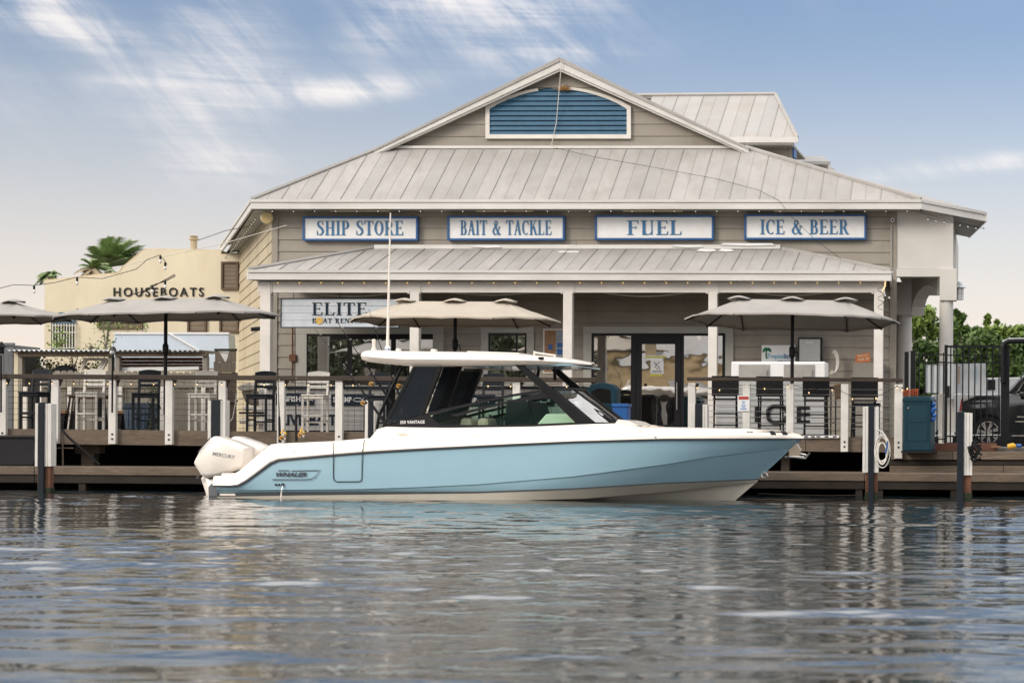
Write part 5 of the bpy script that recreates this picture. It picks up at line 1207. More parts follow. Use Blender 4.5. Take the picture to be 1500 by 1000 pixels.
# ---------------------------------------------------------------- stools
def make_stool(label, m, solid=False):
    t = thing('bar_stool', label, 'bar stool', (0,0,0), 'tall bar stools along the railing')
    w, d, h = .44, .42, .76; L = .045
    def bx(nm, a, b, par=t, bev=.006): return MB().box(*a, *b).build(nm, m, par, bevel=bev)
    bx('seat', (-w/2-.01,-.02,h-.03), (w/2+.01,d-.01,h), bev=.012)
    bx('apron', (-w/2+L,.005,h-.10), (w/2-L,.03,h-.031)); bx('apron', (-w/2+L,d-.04,h-.10), (w/2-L,d-.015,h-.031))
    bx('apron', (-w/2+.006,L,h-.10), (-w/2+.03,d-L,h-.031)); bx('apron', (w/2-.03,L,h-.10), (w/2-.006,d-L,h-.031))
    for sx in (-1, 1):
        x0 = sx*w/2 - (0 if sx < 0 else L); bx('leg', (x0,0,0), (x0+L,L,h-.031))
        MB().prism([(x0,d-L,0),(x0+L,d-L,0),(x0+L,d,0),(x0,d,0)], (0,.0,h-.031)).build('leg', m, t)
        MB().prism([(x0,d-L,h-.031),(x0+L,d-L,h-.031),(x0+L,d,h-.031),(x0,d,h-.031)], (0,.07,.47)).build('back_post', m, t)
        bx('side_rung', (x0+.01,L,.22), (x0+L-.01,d-L,.255))
    bx('front_rung', (-w/2+L,.005,.30), (w/2-L,.035,.345)); bx('back_rung', (-w/2+L,d-.035,.18), (w/2-L,d-.01,.215))
    if not solid:
        y = d+.03
        bx('back_slat', (-w/2+L,y-.03,h+.13), (w/2-L,y-.008,h+.19)); bx('back_slat', (-w/2+L,y-.02,h+.23), (w/2-L,y+.002,h+.33))
        pts = [(-w/2-.005+(w+.01)*k/8, y+.0, h+.455+.03*math.sin(math.pi*k/8)) for k in range(9)]
        MB().prism([(-w/2-.005,y,h+.36),(w/2+.005,y,h+.36)]+pts[::-1], (0,.028,0)).build('top_rail', m, t, bevel=.005)
    return t
def put(root, px, py, Y, rz, label, used={}):
    p = P(px, py, Y); z = deck_top(p)
    p.z = z
    if root.name not in used:
        used[root.name] = 1; root.location = p; root.rotation_euler = (0,0,rz); root['label'] = label; return root
    return dup(root, p, rz, label)
za, zb_ = RAIL.at(-80, ybot(-80), 0), RAIL.at(1300, ybot(1300), 0)
def deck_top(p): return za.z + (zb_.z-za.z)*(p.x-za.x)/(zb_.x-za.x)
sw = make_stool('w', M_whitep); sk_ = make_stool('b', M_char)
put(sk_, 41, 628, 40.55, R_(-12), 'charcoal stool at the far left, between the first two white rail posts')
put(sw, 126, 628, 40.45, 0, 'white stool in front of the pub table, second from the left')
put(sk_, 209, 628, 40.5, R_(4), 'charcoal stool in front of the blue bin')
put(sw, 291, 628, 40.45, 0, 'white stool right of the first full umbrella pole')
put(sk_, 375, 629, 40.6, R_(-6), 'charcoal stool in front of the warm-lit side wall and water filters')
put(sw, 457, 630, 40.4, 0, 'white stool in front of the live bait counter')
put(sk_, 548, 630, 40.7, R_(0), 'charcoal stool behind the fishing rods')
put(sk_, 716, 632, 40.5, 0, 'charcoal stool seen through the boat cabin window')
put(sw, 612, 632, 40.7, 0, 'white stool hidden behind the smoked wing of the boat')
def make_chair():
    t = thing('bar_chair', 'c', 'bar chair', (0,0,0), 'black woven bar chairs at the right deck')
    w, d = .54, .48; m = M_blackm
    MB().box(-w/2,-.02,.80,w/2,.02,1.17).build('woven_back', mat('woven_black',(.013,.013,.014),.55,var=.4,scale=25,bump=.5), t, bevel=.01)
    MB().tube([(-w/2,0,1.185),(w/2,0,1.185)], .02, 6).build('back_top', m, t)
    MB().box(-w/2+.02,.03,.72,w/2-.02,d,.76).build('seat', M_black, t, bevel=.01)
    for sx in (-1, 1):
        x = sx*(w/2-.05)
        MB().tube([(x,0,0),(x,0,.80)], .019, 6).build('leg', m, t); MB().tube([(x+sx*.02,d,0),(x,d-.02,.72)], .019, 6).build('leg', m, t)
        MB().tube([(x,.0,.25),(x,d,.25)], .013, 5).build('side_rung', m, t); MB().tube([(x,.0,.90),(x,d*.8,.92),(x,d-.02,.74)], .016, 6).build('armrest', m, t)
    for z in (.22, .45): MB().tube([(-w/2+.05,0,z),(w/2-.05,0,z)], .014, 5).build('rung', m, t)
    return t
ch = make_chair()
for px, lb in ((1062, 'leftmost black woven bar chair, left of the red and white notice'), (1127, 'black woven bar chair in front of the letter C of the ice chest'),
               (1195, 'black woven bar chair right of the dark umbrella pole'), (1266, 'rightmost black woven bar chair, behind the guard pile')):
    put(ch, px, 641, 39.75, R_(random.uniform(-4,4)), lb)
# notice on the post
nt = thing('post_notice', 'small red-topped white notice on a white rail post right of the boat cabin', 'notice', tuple(RAIL.at(1089, 602, .12)))
MB().rect(RAIL, 1080.5, 579, 1098, 602, .125, .012).build('board', M_signw, nt); MB().rect(RAIL, 1082, 580.3, 1096.5, 585, .129, .006).build('red_band', mat('notice_red',(.38,.045,.03),.5), nt)
l = MB()
for y, w in ((587.5,2.5),(590,1.5),(593,3.2),(595.6,2.6),(598,4.5)): l.rect(RAIL, 1089-w, y, 1089+w, y+1.3, .128, .004)
l.build('printed_lines', mat('notice_blue',(.08,.25,.5),.5), nt)

# ---------------------------------------------------------------- counters, ice chest, deck furniture
CT = planeP(390, 43.8, 850, 43.3)
def counter(x0, x1, label, signs, words):
    t = thing('bait_counter', label, 'counter', tuple(CT.at((x0+x1)/2, 630, 0)), 'white bait counters along the shop front')
    n = 8
    for k in range(n):
        y0 = 569.5+k*7.6; MB().rect(CT, x0, y0+.25, x1, y0+7.5, 0, .03).build('panel_board', mat('shiplap_white',(.42,.41,.39),.6,var=.06,dirt=.25,dirtcol=(.35,.33,.3)), t)
    MB().rect(CT, x0+1, 569, x1-1, 632, -.035, .7).build('carcass', M_dark, t)
    MB().rect(CT, x0-3, 565.5, x1+3, 569, .08, .9).build('counter_top', M_char, t)
    for (txt, a, y0, b, y1, ta, tb) in signs:
        s_ = MB().rect(CT, a, y0, b, y1, .03, .025).build('name_board', M_navy, t)
        mb = MB(); add_text(mb, CT, txt, ta, y0+4.4, tb, y1-5, .036, .005, bold=.015); fx = tb+9
        pts = [CT.at(fx+6.5*math.cos(g)*1.0, (y0+y1)/2+2.6*math.sin(g), .038) for g in np.linspace(.4, 5.9, 14)]; pts = [CT.at(fx+9,(y0+y1)/2-3,.038)]+pts+[CT.at(fx+9,(y0+y1)/2+3,.038)]
        mb.build('lettering', M_textw, s_); MB().tube(pts, .007, 4).build('fish_emblem', M_textw, s_)
    mb = MB()
    for (txt, a, y0, b, y1) in words: add_text(mb, CT, txt, a, y0, b, y1, .012, .01, bold=.03)
    mb.build('large_lettering', M_navy, t)
counter(390, 565, 'left white shiplap counter lettered LIVE BAIT with pinfish and shrimp boards', (('PINFISH',404,575.8,460,593,407,440),('SHRIMP',485,576.8,546,594,488,515)), (('LIVE BAIT',411,606.8,493,622.5),))
counter(640, 852, 'right white shiplap counter lettered LIVE BAIT seen through the boat windows', (('SHRIMP',668,578,725,595,671,698),('CRABS',760,578,812,595,765,788)), (('LIVE BAIT',716,607,798,622.5),))
IC = planeP(1050, 43.6, 1240, 43.4)
ic = thing('ice_chest', 'white panelled ice chest lettered ICE behind the black bar chairs', 'ice chest', tuple(IC.at(1140, 640, 0)))
for k in range(10):
    y0 = 556+k*8; MB().rect(IC, 1050, y0+.25, 1207, y0+7.8, 0, .03).build('panel_board', mat('shiplap_grey',(.36,.37,.37),.6,var=.06,dirt=.3), ic)
MB().rect(IC, 1051, 556, 1206, 640, -.035, .8).build('carcass', M_dark, ic)
mb = MB(); o = .02
mb.rect(IC, 1105.5, 595, 1112, 618, o, .02)
cpts = [(1151,603),(1151,598),(1146,594.5),(1131,594.5),(1125,599),(1125,613),(1131,618),(1146,618),(1151,614),(1151,609)]
for a, b in zip(cpts, cpts[1:]): mb.tube([IC.at(*a, o), IC.at(*b, o)], .045, 6, False)
for y in (595, 604.5, 615): mb.rect(IC, 1167, y, 1186, y+4.5, o, .02)
mb.rect(IC, 1167, 595, 1173, 619.5, o-.003, .02); mb.build('lettering', M_black, ic)
fz = thing('ice_merchandiser', 'two-lidded pale ice freezer standing above the ice chest', 'freezer', tuple(IC.at(1140, 555, -.2)))
MB().rect(IC, 1071, 529.5, 1209, 556, -.1, .7).build('body', M_signw, fz, bevel=.03)
for x0, x1 in ((1082,1127),(1148,1193)):
    MB().rect(IC, x0, 533.5, x1, 553, -.07, .06).build('lid', mat('galv_lid',(.33,.32,.30),.45,metal=.4,var=.12,scale=4,dirt=.3), fz, bevel=.01); MB().rect(IC, x1-5, 541, x1-3.8, 549, -.03, .04).build('handle', M_alu, fz)
ti = thing('ice_brand_sign', 'white board with green palm and blue tropical ice lettering above the freezer', 'sign', tuple(FAC.at(1138, 530, .1)))
MB().rect(FAC, 1115.5, 505.5, 1165, 530.5, .1, .04).build('board', M_signw, ti)
mb = MB(); add_text(mb, FAC, 'Tropical', 1124, 518, 1148, 526.8, .108, .005, bold=.01); mb.build('lettering', mat('sign_cyan',(.03,.30,.50),.5), ti)
mb = MB(); add_text(mb, FAC, 'Ice', 1149, 518, 1162, 525.5, .108, .005, bold=.03); add_text(mb, FAC, 'SERVICES', 1139, 527.5, 1160, 529.3, .108, .003); mb.build('dark_lettering', M_blue, ti)
mb = MB()
for k in range(7):
    g = R_(-20+k*36); mb.tube([FAC.at(1123.5+7*u*math.cos(g), 511-4.5*u*math.sin(g)+3.5*u*u, .11) for u in (0,.5,1)], [.02,.028,.004], 4)
mb.tube([FAC.at(1123.5,511,.107), FAC.at(1122,518,.107), FAC.at(1123,525,.107)], [.014,.017,.022], 5); mb.build('palm_emblem', mat('palm_green_print',(.02,.20,.10),.5), ti)
eb = thing('metal_cabinet', 'upright steel control cabinet on the wall right of the palm sign', 'cabinet', tuple(FAC.at(1186, 530, .2)))
MB().rect(FAC, 1169, 494, 1203.5, 531, .24, .22).build('box', M_black, eb); MB().rect(FAC, 1171, 496.5, 1201.5, 529, .255, .03).build('door', M_alu, eb, bevel=.006)
mb = MB(); add_text(mb, FAC, 'HOBIZ', 1180, 500, 1191, 503, .258, .003, bold=.02); mb.build('lettering', M_textw, eb)
eb = thing('wall_locker', 'tall beige metal locker by the rightmost porch post', 'locker', tuple(FAC.at(1268, 640, .2)))
MB().rect(FAC, 1249, 531, 1293, 640, .35, .33).build('body', mat('beige_metal',(.22,.205,.175),.5,var=.06,dirt=.2), eb, bevel=.01)
MB().rect(FAC, 1251, 533, 1291, 638, .36, .01).build('door', mat('beige_metal',(.22,.205,.175),.5), eb)
os_ = thing('orange_sign', 'small tilted orange sign reading TROLLEY TOUR OFF on the beige locker', 'sign', tuple(FAC.at(1265, 531, .3)))
MB().poly(FAC, [(1253,519.5),(1273.5,516),(1275.5,529.5),(1253,531)], .34, .02).build('board', mat('orange_board',(.45,.13,.035),.6,var=.15), os_)
mb = MB(); add_text(mb, FAC, 'TROLLEY', 1255.5, 520.3, 1272, 523.6, .346, .003, tilt=-2.4, bold=.02); add_text(mb, FAC, 'TOUR OFF', 1256, 525, 1273, 528.4, .346, .003, tilt=-1.6, bold=.02); mb.build('lettering', mat('cream_print',(.65,.52,.35),.6), os_)
hs = MB()
for i in range(4): hs.tube([FAC.at(1219+6.5*math.cos(a)+i, 532+16*math.sin(a)-i, .25+.02*i) for a in np.linspace(-1.7, 2.2, 14)], .014, 5)
tag(hs.build('wall_hose', M_whitep, org=FAC.at(1219,545,.2), smooth=60), 'pale hose looped on the wall between freezer and beige locker', 'hose')
for i, (x0, x1, y0, m, nm, lb, ct) in enumerate(((860,903,560,M_teal,'litter_bin','dark teal litter bin with arched hood in front of the glass door','bin'), (897,919,591,M_bright,'blue_cooler','bright blue cooler beside the teal litter bin','cooler'))):
    B_ = planeP(800, 41.8, 950, 41.7); t = thing(nm, lb, ct, tuple(B_.at((x0+x1)/2, 632, 0)))
    if i == 0:
        pts = [(x0,632),(x0,569)]+[(x0+(x1-x0)*k/8, 569-9*math.sin(math.pi*(k/8*.8+.1))) for k in range(1,8)]+[(x1,569),(x1,632)]
        MB().poly(B_, pts, 0, .5).build('body', m, t, bevel=.02); MB().poly(B_, [(x0+6,590),(x0+6,573),(x0+18,568),(x1-9,571),(x1-8,590)], .006, .02).build('flap', M_dark, t)
        MB().rect(B_, x0-1, 592, x1+1, 594, .01, .52).build('band', m, t)
    else:
        MB().rect(B_, x0, y0+5, x1, 632, .3, .4).build('body', m, t, bevel=.02); MB().rect(B_, x0-1, y0, x1+1, y0+5, .32, .44).build('lid', m, t, bevel=.01)
# blue wheelie bin
BB = planeP(150, 41.6, 260, 41.5); t = thing('blue_bin', 'blue plastic bin behind the charcoal stool, left of the umbrella pole', 'bin', tuple(BB.at(199, 628, 0)))
MB().poly(BB, [(183,629),(180,597),(218,597),(215,629)], 0, .5).build('body', M_binb, t, bevel=.02)
MB().poly(BB, [(178,598),(181,589.5),(217,589.5),(220,598)], .03, .56).build('lid', mat('navy_lid',(.035,.055,.085),.5), t, bevel=.015)
for k in range(5): MB().rect(BB, 186+k*6.2, 600, 187.5+k*6.2, 626, .015, .02).build('rib', M_binb, t)
pl_ = thing('trailing_plant', 'scruffy grey-green plant beside the blue bin', 'plant', tuple(BB.at(224, 628, .2)))
# pub table and benches behind rail
T_ = planeP(80, 41.8, 200, 41.7)
t = thing('pub_table', 'wood-topped pub table on black trestle legs behind the white stool', 'table', tuple(T_.at(125, 628, 0)))
MB().rect(T_, 95, 577.5, 158, 580, 0, .7).build('table_top', M_wood, t, bevel=.006); MB().rect(T_, 100, 580, 153, 583.5, -.05, .6).build('apron', M_woodr, t)
for a, b in (((101,583),(93,629)),((110,583),(106,629)),((147,583),(152,629)),((141,583),(143,629))): MB().poly(T_, [a,(a[0]+5,a[1]),(b[0]+5,b[1]),b], -.05, .07).build('leg', M_black, t)
MB().poly(T_, [(104,583),(106,583),(100,629),(98,629)], .0, .03).build('white_brace', M_whitep, t)
for x0, x1, lb in ((86,96,'left'), (170,184,'right')):
    t = thing('wooden_bench', 'end of a low wooden bench on the %s side of the pub table' % lb, 'bench', tuple(T_.at(x0+4, 628, .1)))
    MB().rect(T_, x0, 601, x1, 605.5, .1, .9).build('seat', mat('orange_wood',(.22,.11,.05),.6,grain=.3), t, bevel=.006)
    MB().poly(T_, [(x0+2,605.5),(x0+9,605.5),(x0+6,629),(x0+1,629)], .05, .6).build('leg', M_black, t)
# water filter rig
wf = thing('water_filter_rig', 'white filter canisters and a curved faded cover against the warm-lit side wall', 'filter rig', tuple(P(365, 629, 42.2)))
F_ = planeP(340, 42.2, 400, 42.2)
MB().poly(F_, [(346,568),(352,563),(365,560),(370,562),(370,571),(354,573)], 0, .3).build('hood', mat('faded_cover',(.55,.5,.42),.7), wf, bevel=.03)
MB().poly(F_, [(352,572),(380,572),(381,588),(374,593),(366,594),(358,588)], -.05, .3).build('tank', mat('old_tank',(.25,.21,.16),.6,var=.2), wf, bevel=.05)
for (x, y) in ((364,598),(377,600),(358,617),(370,621),(381,618)):
    p = F_.at(x, y, .1); MB().tube([p-F_.e3*.09, p+F_.e3*.09], .05, 10).build('canister', M_whitep, wf, smooth=50)
MB().rect(F_, 379, 570, 386, 629, 0, .06).build('upright', M_whitep, wf); MB().rect(F_, 350, 603, 386, 606, .0, .05).build('crossbar', M_brown, wf)
MB().tube([F_.at(x, y, .2) for x, y in ((347,571),(345,590),(341,612),(330,626))], .012, 5).build('filter_hose', M_whitep, wf)

# ---------------------------------------------------------------- left background: fence, shed, container, houseboats building
FN = planeP(0, 45.2, 320, 45.0)
fn = thing('picket_fence', 'weathered grey dog-eared picket fence along the back of the left deck', 'fence', tuple(FN.at(190, 629, 0)))
x = 60
while x < 318:
    w = 9.5; y0 = 543+random.uniform(-.6,.6)+ (0 if x < 240 else 1.5)
    MB().poly(FN, [(x+.35,632),(x+.35,y0+2.6),(x+2.2,y0),(x+w-2.2,y0),(x+w-.35,y0+2.6),(x+w-.35,632)], random.uniform(0,.012), .02).build('picket', M_woodv, fn); x += w
MB().rect(FN, 60, 564, 318, 567.5, .06, .045).build('fence_rail', M_woodv, fn)
for x in (36, 101, 175, 237, 297): MB().rect(FN, x-2.6, 566, x+3, 632, .12, .05).build('fence_post', M_whitep, fn)
BF = planeP(300, 43.6, 350, 43.5)
fn = thing('dark_plank_fence', 'dark brown weathered plank fence against the left corner of the store', 'fence', tuple(BF.at(332, 629, 0)))
for k in range(5): MB().rect(BF, 316+k*6, 546+random.uniform(-1,1), 321.6+k*6, 632, random.uniform(0,.02), .03).build('picket', mat('dark_picket',(.085,.063,.045),.85,var=.2,grain=.4,gstretch=(6,6,.3),bump=.4,island=.12), fn)
for y in (585, 546): MB().rect(BF, 314, y, 347, y+4, .05, .05).build('fence_rail', mat('dark_picket',(.085,.063,.045)), fn)
lg = thing('lattice_gate_top', 'little wooden gable with white lattice on top of the brown fence', 'trellis', tuple(BF.at(331, 545, .05)))
for k in range(6): MB().rect(BF, 313+k*5.2, 530+random.uniform(-.6,.6), 318+k*5.2, 545.5, .08, .03).build('board', mat('grey_brown_board',(.135,.108,.08),.85,grain=.4,gstretch=(6,6,.3),island=.1), lg)
MB().rect(BF, 314, 510.5, 346, 514, .10, .05).build('top_board', M_wood2, lg)
MB().poly(BF, [(315,514),(319,514),(329,530),(315,530)], .09, .03).build('side_board', mat('grey_brown_board',(.135,.108,.08)), lg); MB().poly(BF, [(345,514),(336,514),(331,530),(345,530)], .09, .03).build('side_board', mat('grey_brown_board',(.135,.108,.08)), lg)
lt = MB()
for k in range(7):
    lt.poly(BF, [(318+k*3,513),(319+k*3,513),(312+k*3,530),(311+k*3,530)][:4], .05, .01) if 0 else None
for k in range(6):
    lt.tube([BF.at(319+k*3,514,.06), BF.at(324+k*2.2,529,.06)], .008, 4); lt.tube([BF.at(322+k*3,514,.065), BF.at(320+k*2.2,529,.065)], .008, 4)
lt.build('lattice', M_whitep, lg)
GS = planeP(0, 46, 60, 46)
gs = thing('grey_board_shed', 'dark grey board shed wall at the left edge', 'shed', tuple(GS.at(5, 630, 0)))
for k in range(6): MB().rect(GS, -22+k*6.8, 504, -15.4+k*6.8, 632, .01*(k % 2), .03).build('board', M_grey, gs)
MB().rect(GS, -24, 502, 19.5, 506, .03, .1).build('cap', M_grey, gs); MB().rect(GS, -22, 505, 18, 632, -.03, 1.5).build('core', M_grey, gs)
t = thing('timber_post_stack', 'cream and white posts between the grey shed and the tin-roofed bar', 'post', tuple(GS.at(26, 630, 0)))
MB().rect(GS, 20, 514, 26, 632, 0, .2).build('cream_post', M_tan, t); MB().rect(GS, 26.5, 518, 28.6, 632, .03, .05).build('white_pipe', M_signw, t); MB().rect(GS, 16, 511, 29, 514.5, .1, .4).build('cap_board', M_wood, t)
# tin roofed tiki bars
SH = planeP(20, 46.2, 305, 46.0)
def tin_bar(x0, x1, y, label, wall):
    t = thing('tin_roofed_bar', label, 'bar hut', tuple(SH.at((x0+x1)/2, 630, 0)), 'tin-roofed bar huts behind the fence')
    s0, s1 = SH.sz(x0, y)[0], SH.sz(x1, y)[0]; z = SH.sz(x0, y+2.5)[1]; n = int((s1-s0)/.025); rows = []
    for (o, dz) in ((.45, 0), (-1.4, .02)): rows.append([SH.w(s0+(s1-s0)*k/n, o, z+dz+.022*math.cos(k*2*math.pi/4.6)) for k in range(n+1)])
    MB().grid(rows).build('corrugated_roof', M_corr, t, solid=.006)
    MB().rect(SH, x0+2, y+4.5, x1-2, y+10.5, .3, .12).build('beam', M_wood, t)
    for x in (x0+5, x1-5): MB().rect(SH, x-3, y+10.7, x+3, 632, .25, .14).build('post', M_woodv, t)
    if wall:
        for k in range(4): MB().rect(SH, x0+6, y+12+k*5, x1-9, y+16.6+k*5, -.2-.01*(k%2), .04).build('back_board', M_woodr, t)
        MB().poly(SH, [(x0+8,538),(x1-14,536.6),(x1-14,541.5),(x0+8,543.5)], .1, .03).build('white_band', M_signw, t)
tin_bar(24, 166, 511.5, 'left tin-roofed bar hut, open below its beam', False)
tin_bar(166.5, 305, 511.5, 'right tin-roofed bar hut with red-brown back boards', True)
t = thing('white_chair_frame', 'tilted white frame leaning under the left tin roof', 'frame', tuple(SH.at(135, 545, 0)))
for a, b in (((116,542),(125,524)),((124,526),(150,524)),((142,542),(151,524)),((146,542),(155,526))): MB().poly(SH, [(a[0],a[1]),(a[0]+4,a[1]),(b[0]+4,b[1]),(b[0],b[1])], .0, .06).build('bar', M_whitep, t)
MB().poly(SH, [(123,524),(156,524),(156,528),(123,528)], .003, .06).build('bar', M_whitep, t)
dk = MB().poly(SH, [(92-14*math.cos(a), 546-11.5*math.sin(a)) for a in np.linspace(0, math.pi, 12)], -.1, .3)
tag(dk.build('dark_dome', M_char, org=SH.at(92,545,-.1)), 'dark domed grill lid behind the picket fence', 'grill')
# pale container roof
CN = planeP(150, 50, 340, 50)
t = thing('pale_tarp_roof', 'large pale blue-white sheet roof below the houseboats facade', 'canopy', tuple(CN.at(250, 620, 0)))
MB().poly(CN, [(160,520),(168,489),(335,489),(337,540),(160,540)], 0, .5).build('sheet', M_cont, t, bevel=.02)
MB().poly(CN, [(166,486.5),(335,486.5),(335,489.5),(165,489.5)], .03, .1).build('edge_trim', M_signw, t)
MB().tube([CN.at(247,488,.03), CN.at(292,514,.03)], .03, 5).build('white_strut', M_signw, t)
# houseboats building
HB = planeP(65, 60, 335, 59.2)
hb = thing('houseboat_office', 'tan stucco building with stepped parapet and black HOUSEBOATS lettering', 'building', tuple(HB.at(200, 620, 0)))
prof = [(65,640),(65,411.5),(100,408),(148,402.5),(170,401),(176,397.5),(180,392),(208,368.5),(213,366),(236,366),(324,367.5),(324,372),(420,372),(420,640)]
# parapet wall with its window openings kept shallow
zbot = .87
MB().prism([HB.w(*(lambda q: (q[0], 0, max(q[1], zbot)))(HB.sz(x, y))) for x, y in prof], -HB.n3*6).build('wall', M_tan, hb)
cp = MB()
for a, b in zip(prof[1:-2], prof[2:-1]): cp.tube([HB.at(a[0],a[1],-.1), HB.at(b[0],b[1],-.1)], .035, 5)
cp.build('parapet_coping', mat('coping_tan',(.42,.34,.22),.9), hb)
mb = MB(); add_text(mb, HB, 'HOUSEBOATS', 166, 421, 298, 434.2, .04, .03, bold=.008, spacing=1.35); mb.build('lettering', M_black, hb)
def office_window(x0, y0, x1, y1, slats=4, m=mat('shutter_tan',(.16,.125,.085),.7), fr=mat('frame_brown',(.10,.06,.035),.7)):
    w = MB().frame(HB, x0, y0, x1, y1, 2.6, .08, .1).build('window', fr, hb)
    k = max(1, slats)
    for i in range(k): MB().rect(HB, x0+2.6, y0+2.6+(y1-y0-5.2)*i/k+.5, x1-2.6, y0+2.6+(y1-y0-5.2)*(i+1)/k-.3, .03, .03).build('slat', m, w)
office_window(323.5, 383, 349, 424.5, 6); office_window(274, 459, 302, 487, 3); office_window(321, 460, 349, 487, 3); office_window(142, 470, 208, 481, 1)
aw = MB().poly(HB, [(75,512),(75,474)]+[(92-17*math.cos(a), 470-13*math.sin(a)) for a in np.linspace(.2, 2.94, 9)]+[(109,474),(109,512)], .02, .05).build('arched_window', mat('dark_glass_green',(.035,.06,.035),.2,var=.5,scale=3), hb)
MB().poly(HB, [(75,474)]+[(92-17*math.cos(a), 470-13*math.sin(a)) for a in np.linspace(.2, 2.94, 9)]+[(109,474)], .09, .06).build('awning', mat('awning_blue',(.05,.12,.17),.7), aw)
br = MB()
for x in np.arange(77, 110, 4.1): br.rect(HB, x-.5, 474, x+.5, 509, .12, .02)
for y in (476, 486, 509): br.rect(HB, 76, y, 109, y+1, .125, .02)
br.build('window_bars', M_whitep, aw)
mp_ = HB.at(284, 366, -1); pp = MB().lathe(mp_, [(.10,-.3),(.10,.28),(.15,.30),(.15,.34),(.10,.36),(.13,.42),(.05,.44)], 10); tag(pp.build('roof_vent_pipe', mat('pipe_tan',(.38,.31,.2),.6), org=mp_, smooth=40), 'tan capped vent pipe standing on the houseboats roof', 'pipe')
# wires with lamps above the left deck
def wire(pts, label, pl, o, bulbs=(), r=.007, m=M_wire, drop=.12):
    t = thing('overhead_wire', label, 'wire', tuple(pl.at(*pts[0], o)))
    MB().tube([pl.at(x, y, o) for x, y in pts], r, 4).build('wire', m, t)
    for (x, y) in bulbs:
        p = pl.at(x, y, o); MB().lathe(p-Vector((0,0,drop)), [(.01,-.05),(.03,-.03),(.033,0),(.02,.03)], 8).build('bulb', M_bulboff, t, smooth=60); MB().lathe(p-Vector((0,0,drop-.03)), [(.022,0),(.026,.06),(.012,.10)], 8).build('socket', M_wire, t)
UP = planeP(0, 43, 400, 43)
wire([(-60,432),(0,422),(20,417),(50,418),(80,414),(112,406),(150,408),(172,402),(200,394),(216,380),(233,374),(240,380),(245,388)], 'festoon wire with hanging bulbs crossing above the grey umbrella', UP, 0, ((50,418),(113,406),(235,374),(242,384)))
wire([(66,466),(80,462),(105,457),(115,452)], 'short festoon wire end at the arched window', UP, 0, (), .008)
wire([(185,434),(215,425),(222,418),(242,412),(257,404),(256,402),(236,413),(205,431)], 'twisted festoon wire over the houseboats lettering', UP, .3, ((242,411),(223,418)), .010)
wire([(150,399),(200,384),(330,356),(420,330)], 'thin pale line rising from the parapet to the store roof', UP, -3, (), .008, M_wirew)
wire([(290,352),(330,338),(372,330)], 'thin cable from the roof pipe towards the store eave', UP, -4, (), .007, M_wire)

# ---------------------------------------------------------------- right side: teal bin, fence, gate, car, boards
TB = planeP(1322, 38.4, 1363, 38.3)
t = thing('teal_dock_box', 'tall dark teal plastic dock box right of the deck end', 'dock box', tuple(TB.at(1342, 660, 0)))
MB().rect(TB, 1322.5, 584, 1363, 660, 0, .55).build('body', M_teal, t, bevel=.02); MB().poly(TB, [(1321.5,585),(1324,580.5),(1361,580),(1364.5,585),(1364.5,588),(1321.5,588)], .02, .6).build('lid', M_teal, t, bevel=.015)
for y in (590, 617, 645): MB().rect(TB, 1327, y, 1358, y+1, .01, .02).build('moulding', M_teal, t)
for x in (1327, 1358): MB().rect(TB, x, 591, x+1, 645, .013, .02).build('moulding', M_teal, t)
p = TB.at(1330.5, 597.5, .0); MB().tube([p, p+TB.n3*.02], .02, 8).build('latch', M_chrome, t)
MB().rect(TB, 1320, 660, 1366, 663, .03, .65).build('base', M_black, t)
tp = MB()
for k in range(10): tp.ball(TB.at(1366+random.uniform(-2,4), 593+k*2.6+random.uniform(-2,2), -.1), random.uniform(.03,.06), 8)
tag(tp.build('blue_tarp', M_bright, org=TB.at(1368,600,-.1), smooth=60), 'crumpled blue tarp hanging behind the teal dock box', 'tarp')
on = MB()
for k in range(7): on.tube([TB.at(1323+k*3.4, 580, -.8), TB.at(1324.5+k*3.4, 569.5+ (6-k)*.4, -.8)], .010, 4)
for k in range(4): on.tube([TB.at(1322, 572.5+k*2.4, -.8), TB.at(1345, 570+k*2.6, -.8)], .010, 4)
tag(on.build('orange_netting', mat('orange_net',(.45,.10,.03),.6), org=TB.at(1333,580,-.8)), 'scrap of orange safety netting behind the teal dock box', 'netting')
FE = planeP(1320, 43.6, 1500, 43.4)
ife = thing('iron_fence', 'black iron bar fence left of the taller gate', 'fence', tuple(FE.at(1350, 650, 0)))
for x, w in ((1327.5,3),(1337,3.6)): MB().rect(FE, x-w, 515 if x < 1330 else 513.5, x+w, 650, 0, .12).build('post', M_blackm, ife)
for y in (518, 529.5, 642): MB().rect(FE, 1341, y, 1385, y+2, .0, .04).build('fence_rail', M_blackm, ife)
for x in np.arange(1346, 1384, 8.9): MB().rect(FE, x-.8, 516, x+.8, 648, -.01, .025).build('bar', M_blackm, ife)
gt_ = thing('iron_gate', 'tall black iron gate of upright bars in front of the black car', 'gate', tuple(FE.at(1427, 650, .3)))
O = .3
for (x0, y0, x1, y1) in ((1383,505,1387.5,653),(1466,505,1478.5,656)): MB().rect(FE, x0, y0, x1, y1, O, .12).build('gate_post', M_blackm, gt_)
for y, h in ((505.8,3),(519.3,1.6),(530,1.8),(637.5,2),(647.5,2.6)): MB().rect(FE, 1387.6, y, 1465.9, y+h, O-.02, .05).build('gate_rail', M_blackm, gt_)
for x in np.arange(1392.4, 1465, 8.85): MB().rect(FE, x-.95, 508.9, x+.95, 647.4, O-.035, .025).build('bar', M_blackm, gt_)
MB().rect(FE, 1386, 565, 1391, 582, O+.02, .06).build('latch', M_blackm, gt_)
ar = MB().tube([FE.at(x, y, O+.05) for x, y in ((1469,560),(1469,510),(1470.5,503),(1477,499.8),(1490,499.4),(1600,499.4))], .055, 8)
